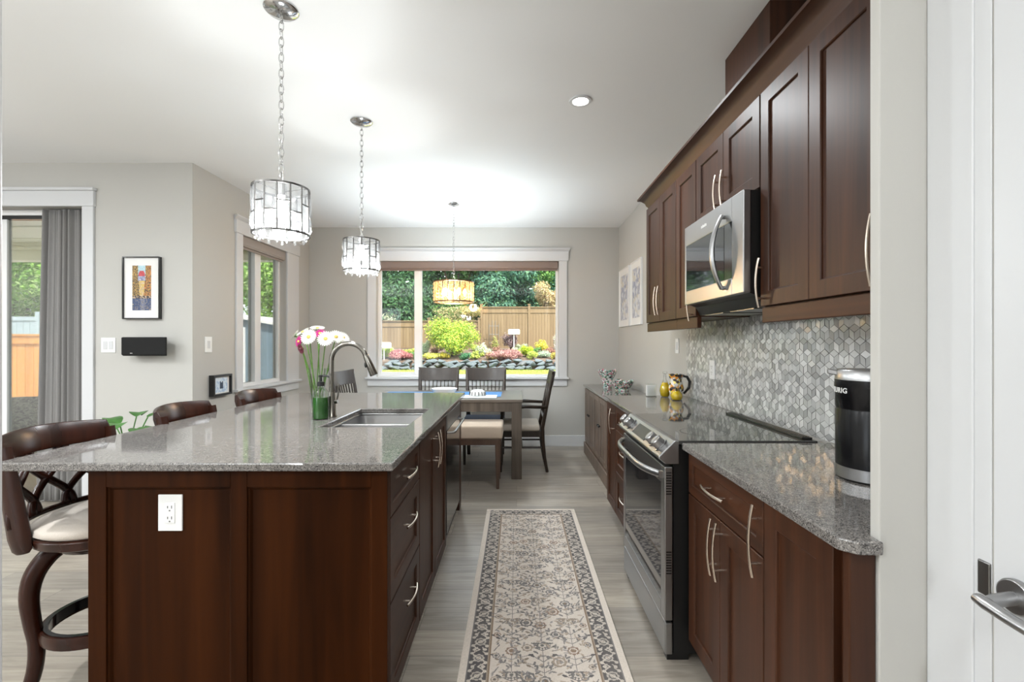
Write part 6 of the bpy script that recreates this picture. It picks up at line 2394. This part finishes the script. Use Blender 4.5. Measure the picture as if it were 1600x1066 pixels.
    shrub('small orange-green perennial at the right end of the wall', 866, 572, 18.7, 14, 14, [(0.55, 0.40, 0.12), (0.45, 0.45, 0.10)], 350, 0.04)
    shrub('low red-orange perennial left of the wide pink maple', 768, 572, 18.55, 18, 16, [(0.5, 0.28, 0.12), (0.42, 0.40, 0.12)], 400, 0.04)
    LOW = 'low groundcover plants in the raised bed'
    cov = [('pale sage groundcover tuft', [(0.40, 0.46, 0.30), (0.52, 0.56, 0.40)]), ('yellow-green groundcover tuft', [(0.50, 0.54, 0.12), (0.38, 0.48, 0.10)]),
           ('deep green groundcover tuft', [(0.10, 0.24, 0.07), (0.16, 0.32, 0.09)]), ('reddish groundcover tuft', [(0.36, 0.18, 0.14), (0.42, 0.26, 0.18)])]
    k = 0
    for x, Y in ((612, 19.6), (640, 19.8), (652, 18.8), (682, 20.2), (716, 20.8), (745, 18.7), (756, 20.6), (778, 20.0), (812, 20.2), (832, 18.7), (836, 20.0), (858, 19.9), (604, 20.8), (742, 21.2), (660, 21.0), (868, 20.8), (815, 21.3)):
        lb, cl_ = cov[k % 4]
        shrub(lb + ' filling a gap in the raised garden bed', x, 560, Y, 22, 0, cl_, 420, 0.05, 4)
        bpy.data.objects[[o for o in bpy.data.objects.keys() if o.startswith('garden_shrub')][-1]]['group'] = LOW + ', ' + lb.split(' ground')[0]
        k += 1
    # garden lamps
    for (x, y, Y, wd, hh, lb) in ((600, 540, 18.6, 0.54, 0.25, 'white square garden lamp on a post behind the left pane'), (803, 519, 20.8, 0.52, 0.24, 'white garden lamp on a post above the purple shrub')):
        c = px(x, y, Y)
        zg = 0.53 if Y < 19 else 0.88
        t = thing('garden_lamp', lb, 'garden lamp', (c.x, c.y, zg))
        h = c.z - zg
        bm = bmesh.new()
        cyl(bm, (0, 0, -0.05), (0, 0, h), 0.025, seg=10)
        obj('post', bm, 'lampwhite', t, smooth='auto')
        obj('lamp_head', bx(-wd / 2, wd / 2, -0.12, 0.12, h - hh / 2, h + hh / 2), 'lampwhite', t, bevel=0.05, seg=3)
    # dark boulder
    o = obj('boulder', rock_bm(42), 'darkrock', smooth='auto')
    p = px(736, 565, 18.9)
    o.location = (p.x, 19.1, 0.72)
    o.scale = (0.42, 0.3, 0.24)
    tag(o, 'dark boulder at the right foot of the big yellow-green bush', 'rock')
    # climbing frame trellis on the fence
    bm = bmesh.new()
    for k in range(4):
        x = px(764 + 5 * k, 500, 22.1).x
        h_ = 2.35 if k in (1, 2) else 2.2
        tube(bm, [(x, 22.1, 0.95), (x, 22.1, h_)], 0.012, 6)
    for z in (1.3, 1.7, 2.1):
        tube(bm, [(px(764, 500, 22.1).x, 22.1, z), (px(779, 500, 22.1).x, 22.1, z)], 0.012, 6)
    o = obj('trellis', bm, 'steel_dark')
    tag(o, 'thin metal trellis leaning on the taller fence', 'trellis')

    # trees behind the fence
    DG = [(0.045, 0.115, 0.05), (0.06, 0.15, 0.06), (0.035, 0.09, 0.05), (0.09, 0.20, 0.07)]
    MGn = [(0.09, 0.21, 0.05), (0.13, 0.28, 0.06), (0.06, 0.15, 0.05), (0.20, 0.36, 0.09)]
    BGn = [(0.06, 0.16, 0.11), (0.08, 0.20, 0.12), (0.05, 0.12, 0.09), (0.13, 0.26, 0.14)]
    def tree(label, x, Y, zc, w_, h_, cols, n=5200, size=0.17, zb=1.1, name='garden_tree', group='trees behind the cedar fence'):
        cl = []
        for k in range(14):
            a = random.uniform(0, 2 * PI)
            rr = math.sqrt(random.random()) * 0.72
            cl.append((w_ * rr * math.cos(a), w_ * rr * math.sin(a), (zc - zb) + h_ * random.uniform(-0.75, 0.75), w_ * 0.5, w_ * 0.5, h_ * 0.34))
        plant(name, label, 'tree', (x, Y, zb), cl, n, size, cols, group, 0.07, 0.5, 0.25)
    s = 27 / 730
    X = lambda p_, Y_: (p_ - 807) * Y_ / 730
    tree('dark evergreen tree filling the left pane of the back window', X(610, 25.5), 25.5, 4.1, 2.5, 3.2, DG, 7500)
    tree('dark green tree behind the window post', X(672, 27), 27, 4.6, 2.4, 3.6, DG, 6500)
    tree('mid-green tree behind the amber chandelier', X(716, 26.5), 26.5, 4.6, 2.3, 3.4, MGn, 6500)
    tree('leafy green tree rising right of the chandelier', X(765, 29), 29, 5.6, 2.8, 3.6, MGn, 6500)
    tree('blue-green tree standing above the taller fence', X(800, 26), 26, 4.3, 2.2, 2.5, BGn, 6500)
    tree('green tree at the upper right of the back window', X(850, 28.5), 28.5, 5.8, 2.5, 3.2, MGn, 6500)
    tree('bluish tree beyond the right end of the fence', X(905, 27), 27, 4.4, 2.6, 3.4, BGn, 4500)
    tree('dark tree beyond the left edge of the back window', X(550, 27), 27, 4.6, 2.6, 3.4, DG, 4500)
    tree('far tall dark tree closing the view at the left', X(640, 33), 33, 6.0, 4.5, 5.2, DG, 5200, 0.26)
    tree('far tall green tree closing the view in the middle', X(745, 34), 34, 6.2, 4.5, 5.4, DG, 5200, 0.26)
    tree('far tall green tree closing the view at the right', X(850, 34), 34, 6.2, 4.5, 5.4, MGn, 5200, 0.26)
    shrubY = [(0.62, 0.46, 0.26), (0.52, 0.40, 0.22), (0.70, 0.55, 0.34), (0.40, 0.38, 0.16)]
    tree('dry tan-leaved tree above the fence at the far right', X(858, 24.2), 24.2, 3.3, 0.75, 1.1, shrubY, 2400, 0.10)
    tree('pale flowering bush top above the lower fence', X(612, 23.3), 23.3, 2.3, 0.6, 0.5, [(0.5, 0.52, 0.36), (0.36, 0.42, 0.22), (0.6, 0.6, 0.46)], 1200, 0.08)
    tree('tan-tipped bush over the lower fence behind the chandelier', X(722, 23.4), 23.4, 2.55, 1.4, 0.65, [(0.42, 0.36, 0.16), (0.2, 0.28, 0.1), (0.55, 0.45, 0.25)], 1800, 0.09)
    # ---- patio on the left
    g = obj('patio_deck', bx(-16, XL - T - 0.02, YP + T + 0.01, 9.5, -0.18, -0.05), 'deck')
    g['kind'] = 'structure'
    bm = bmesh.new()
    box(bm, -13, XL - T - 0.01, YP + T + 0.01, 6.4, 2.66, 2.70)
    for k in range(4):
        y = YP + T + 0.12 + k * 0.62
        box(bm, -13, XL - T - 0.01, y, y + 0.012, 2.645, 2.66)
    box(bm, -13, XL - T - 0.01, 6.25, 6.42, 2.43, 2.66)
    box(bm, -13, XL - T - 0.01, 6.20, 6.25, 2.56, 2.60)
    box(bm, -13.2, XL - T - 0.01, YP + T, 6.6, 2.70, 2.80)
    o = obj('patio_cover', bm, 'soffit')
    tag(o, 'cream boarded roof of the covered patio outside the sliding door', 'patio cover')
    # orange fence
    t = thing('privacy_fence', 'bright orange cedar privacy fence beyond the patio door', 'fence', (-11.5, 9.7, -0.1))
    P = dict(parent=t, world=True)
    bm = bmesh.new()
    for k in range(34):
        x = -14.4 + k * 0.175
        box(bm, x, x + 0.17, 9.70, 9.72, -0.1, 1.32)
    box(bm, -14.4, -8.45, 9.66, 9.70, 1.30, 1.46)
    box(bm, -14.4, -8.45, 9.63, 9.76, 1.46, 1.50)
    obj('fence_panel', bm, 'orange_cedar', bevel=0.003, **P)
    for x in (-14.45, -11.0, -8.4):
        obj('fence_post', bx(x - 0.06, x + 0.06, 9.64, 9.76, -0.1, 1.66), 'cedar', bevel=0.006, **P)
    # grey fence
    t = thing('vinyl_fence', 'pale blue-grey fence behind the orange privacy fence', 'fence', (-16, 14, 0))
    P = dict(parent=t, world=True)
    for k in range(6):
        x = -22 + k * 1.92
        bm = bmesh.new()
        for i in range(9):
            box(bm, x + 0.06 + i * 0.2, x + 0.25 + i * 0.2, 14, 14.03, 0, 2.02)
        box(bm, x + 0.06, x + 1.86, 13.97, 14.05, 1.98, 2.1)
        obj('fence_panel', bm, 'greyfence', **P)
        obj('fence_post', bx(x - 0.06, x + 0.06, 13.94, 14.08, 0, 2.24), 'greyfence', bevel=0.01, **P)
    LG = [(0.24, 0.46, 0.07), (0.34, 0.56, 0.12), (0.16, 0.34, 0.06), (0.50, 0.66, 0.26)]
    g2 = 'trees beside the patio'
    tree('bright green tree over the grey fence beyond the patio door', X(30, 16.5), 16.5, 3.5, 2.6, 2.3, LG, 7500, 0.13, 0.0, 'patio_tree', g2)
    tree('tall leafy tree behind the patio seen past the curtain', X(-60, 18), 18, 4.2, 3.0, 3.2, LG, 5500, 0.15, 0.0, 'patio_tree', g2)
    tree('bright green tree above the blue shed in the left window', X(405, 14.5), 14.5, 3.0, 2.1, 2.3, LG, 8000, 0.11, 0.0, 'patio_tree', g2)
    tree('dark leafy tree between the patio and the garden', X(330, 16), 16, 3.4, 2.6, 2.8, MGn, 6000, 0.14, 0.0, 'patio_tree', g2)
    tree('green tree left of the garden fence by the shed', X(465, 19), 19, 3.8, 2.6, 3.0, MGn, 5000, 0.16, 0.0, 'patio_tree', g2)
    tree('tall tree far behind the patio fence', X(160, 20), 20, 4.5, 3.6, 3.6, MGn, 5500, 0.18, 0.0, 'patio_tree', g2)
    # shed
    t = thing('garden_shed', 'blue-grey garden shed with a pale roof outside the left window', 'shed', (-5.0, 9.4, -0.05))
    P = dict(parent=t, world=True)
    xl, xr_, yf, yb_ = -5.95, -4.25, 8.4, 10.6
    xm = -5.25
    zr, ze = 1.80, 1.62
    bm = bmesh.new()
    prism(bm, [(xl, -0.05), (xr_, -0.05), (xr_, ze), (xm, zr), (xl, ze)], lambda u, v: (u, yf, v), lambda u, v: (u, yb_, v))
    obj('walls', bm, 'shed', **P)
    bm = bmesh.new()
    for (a, za, b, zb_) in ((xl - 0.08, ze - 0.01, xm, zr + 0.012), (xm, zr + 0.012, xr_ + 0.08, ze - 0.01)):
        prism(bm, [(a, za), (b, zb_), (b, zb_ + 0.05), (a, za + 0.05)], lambda u, v: (u, yf - 0.08, v), lambda u, v: (u, yb_ + 0.08, v))
    obj('roof', bm, 'lampwhite', **P)
    bm = bmesh.new()
    for k in range(8):
        x = xl + 0.1 + k * 0.21
        box(bm, x, x + 0.02, yf - 0.012, yf, -0.05, 1.55)
    obj('battens', bm, 'shed', **P)
    obj('corner_board', bx(-4.95, -4.87, yf - 0.02, yf, -0.05, 1.60), 'vinyl', **P)
    # patio chair
    t = thing('patio_chair', 'woven patio chair with a pale frame outside the sliding door', 'chair', (-4.98, 4.75, -0.05), R(20))
    bm = bmesh.new()
    box(bm, -0.3, 0.3, -0.28, 0.28, 0.26, 0.36)
    obj('seat', bm, 'wicker', t, bevel=0.02)
    bm = bmesh.new()
    box(bm, -0.3, 0.3, 0.24, 0.32, 0.3, 0.80)
    obj('backrest', bm, 'wicker', t, bevel=0.02)
    for s in (-1, 1):
        bm = bmesh.new()
        box(bm, s * 0.27, s * 0.33, -0.26, 0.26, 0.12, 0.56)
        obj('side_panel', bm, 'wicker', t, bevel=0.015)
        bm = bmesh.new()
        tube(bm, [(s * 0.30, -0.33, 0.585), (s * 0.30, -0.28, 0.61), (s * 0.30, 0.28, 0.61)], 0.035, 10, sx=1.0, sy=0.5)
        obj('armrest', bm, 'tabletop', t, smooth=True)
    for sx in (-0.27, 0.27):
        for sy in (-0.25, 0.25):
            bm = bmesh.new()
            cyl(bm, (sx, sy, 0), (sx, sy, 0.3), 0.02, seg=10)
            obj('leg', bm, 'wicker', t, smooth='auto')
outdoors()
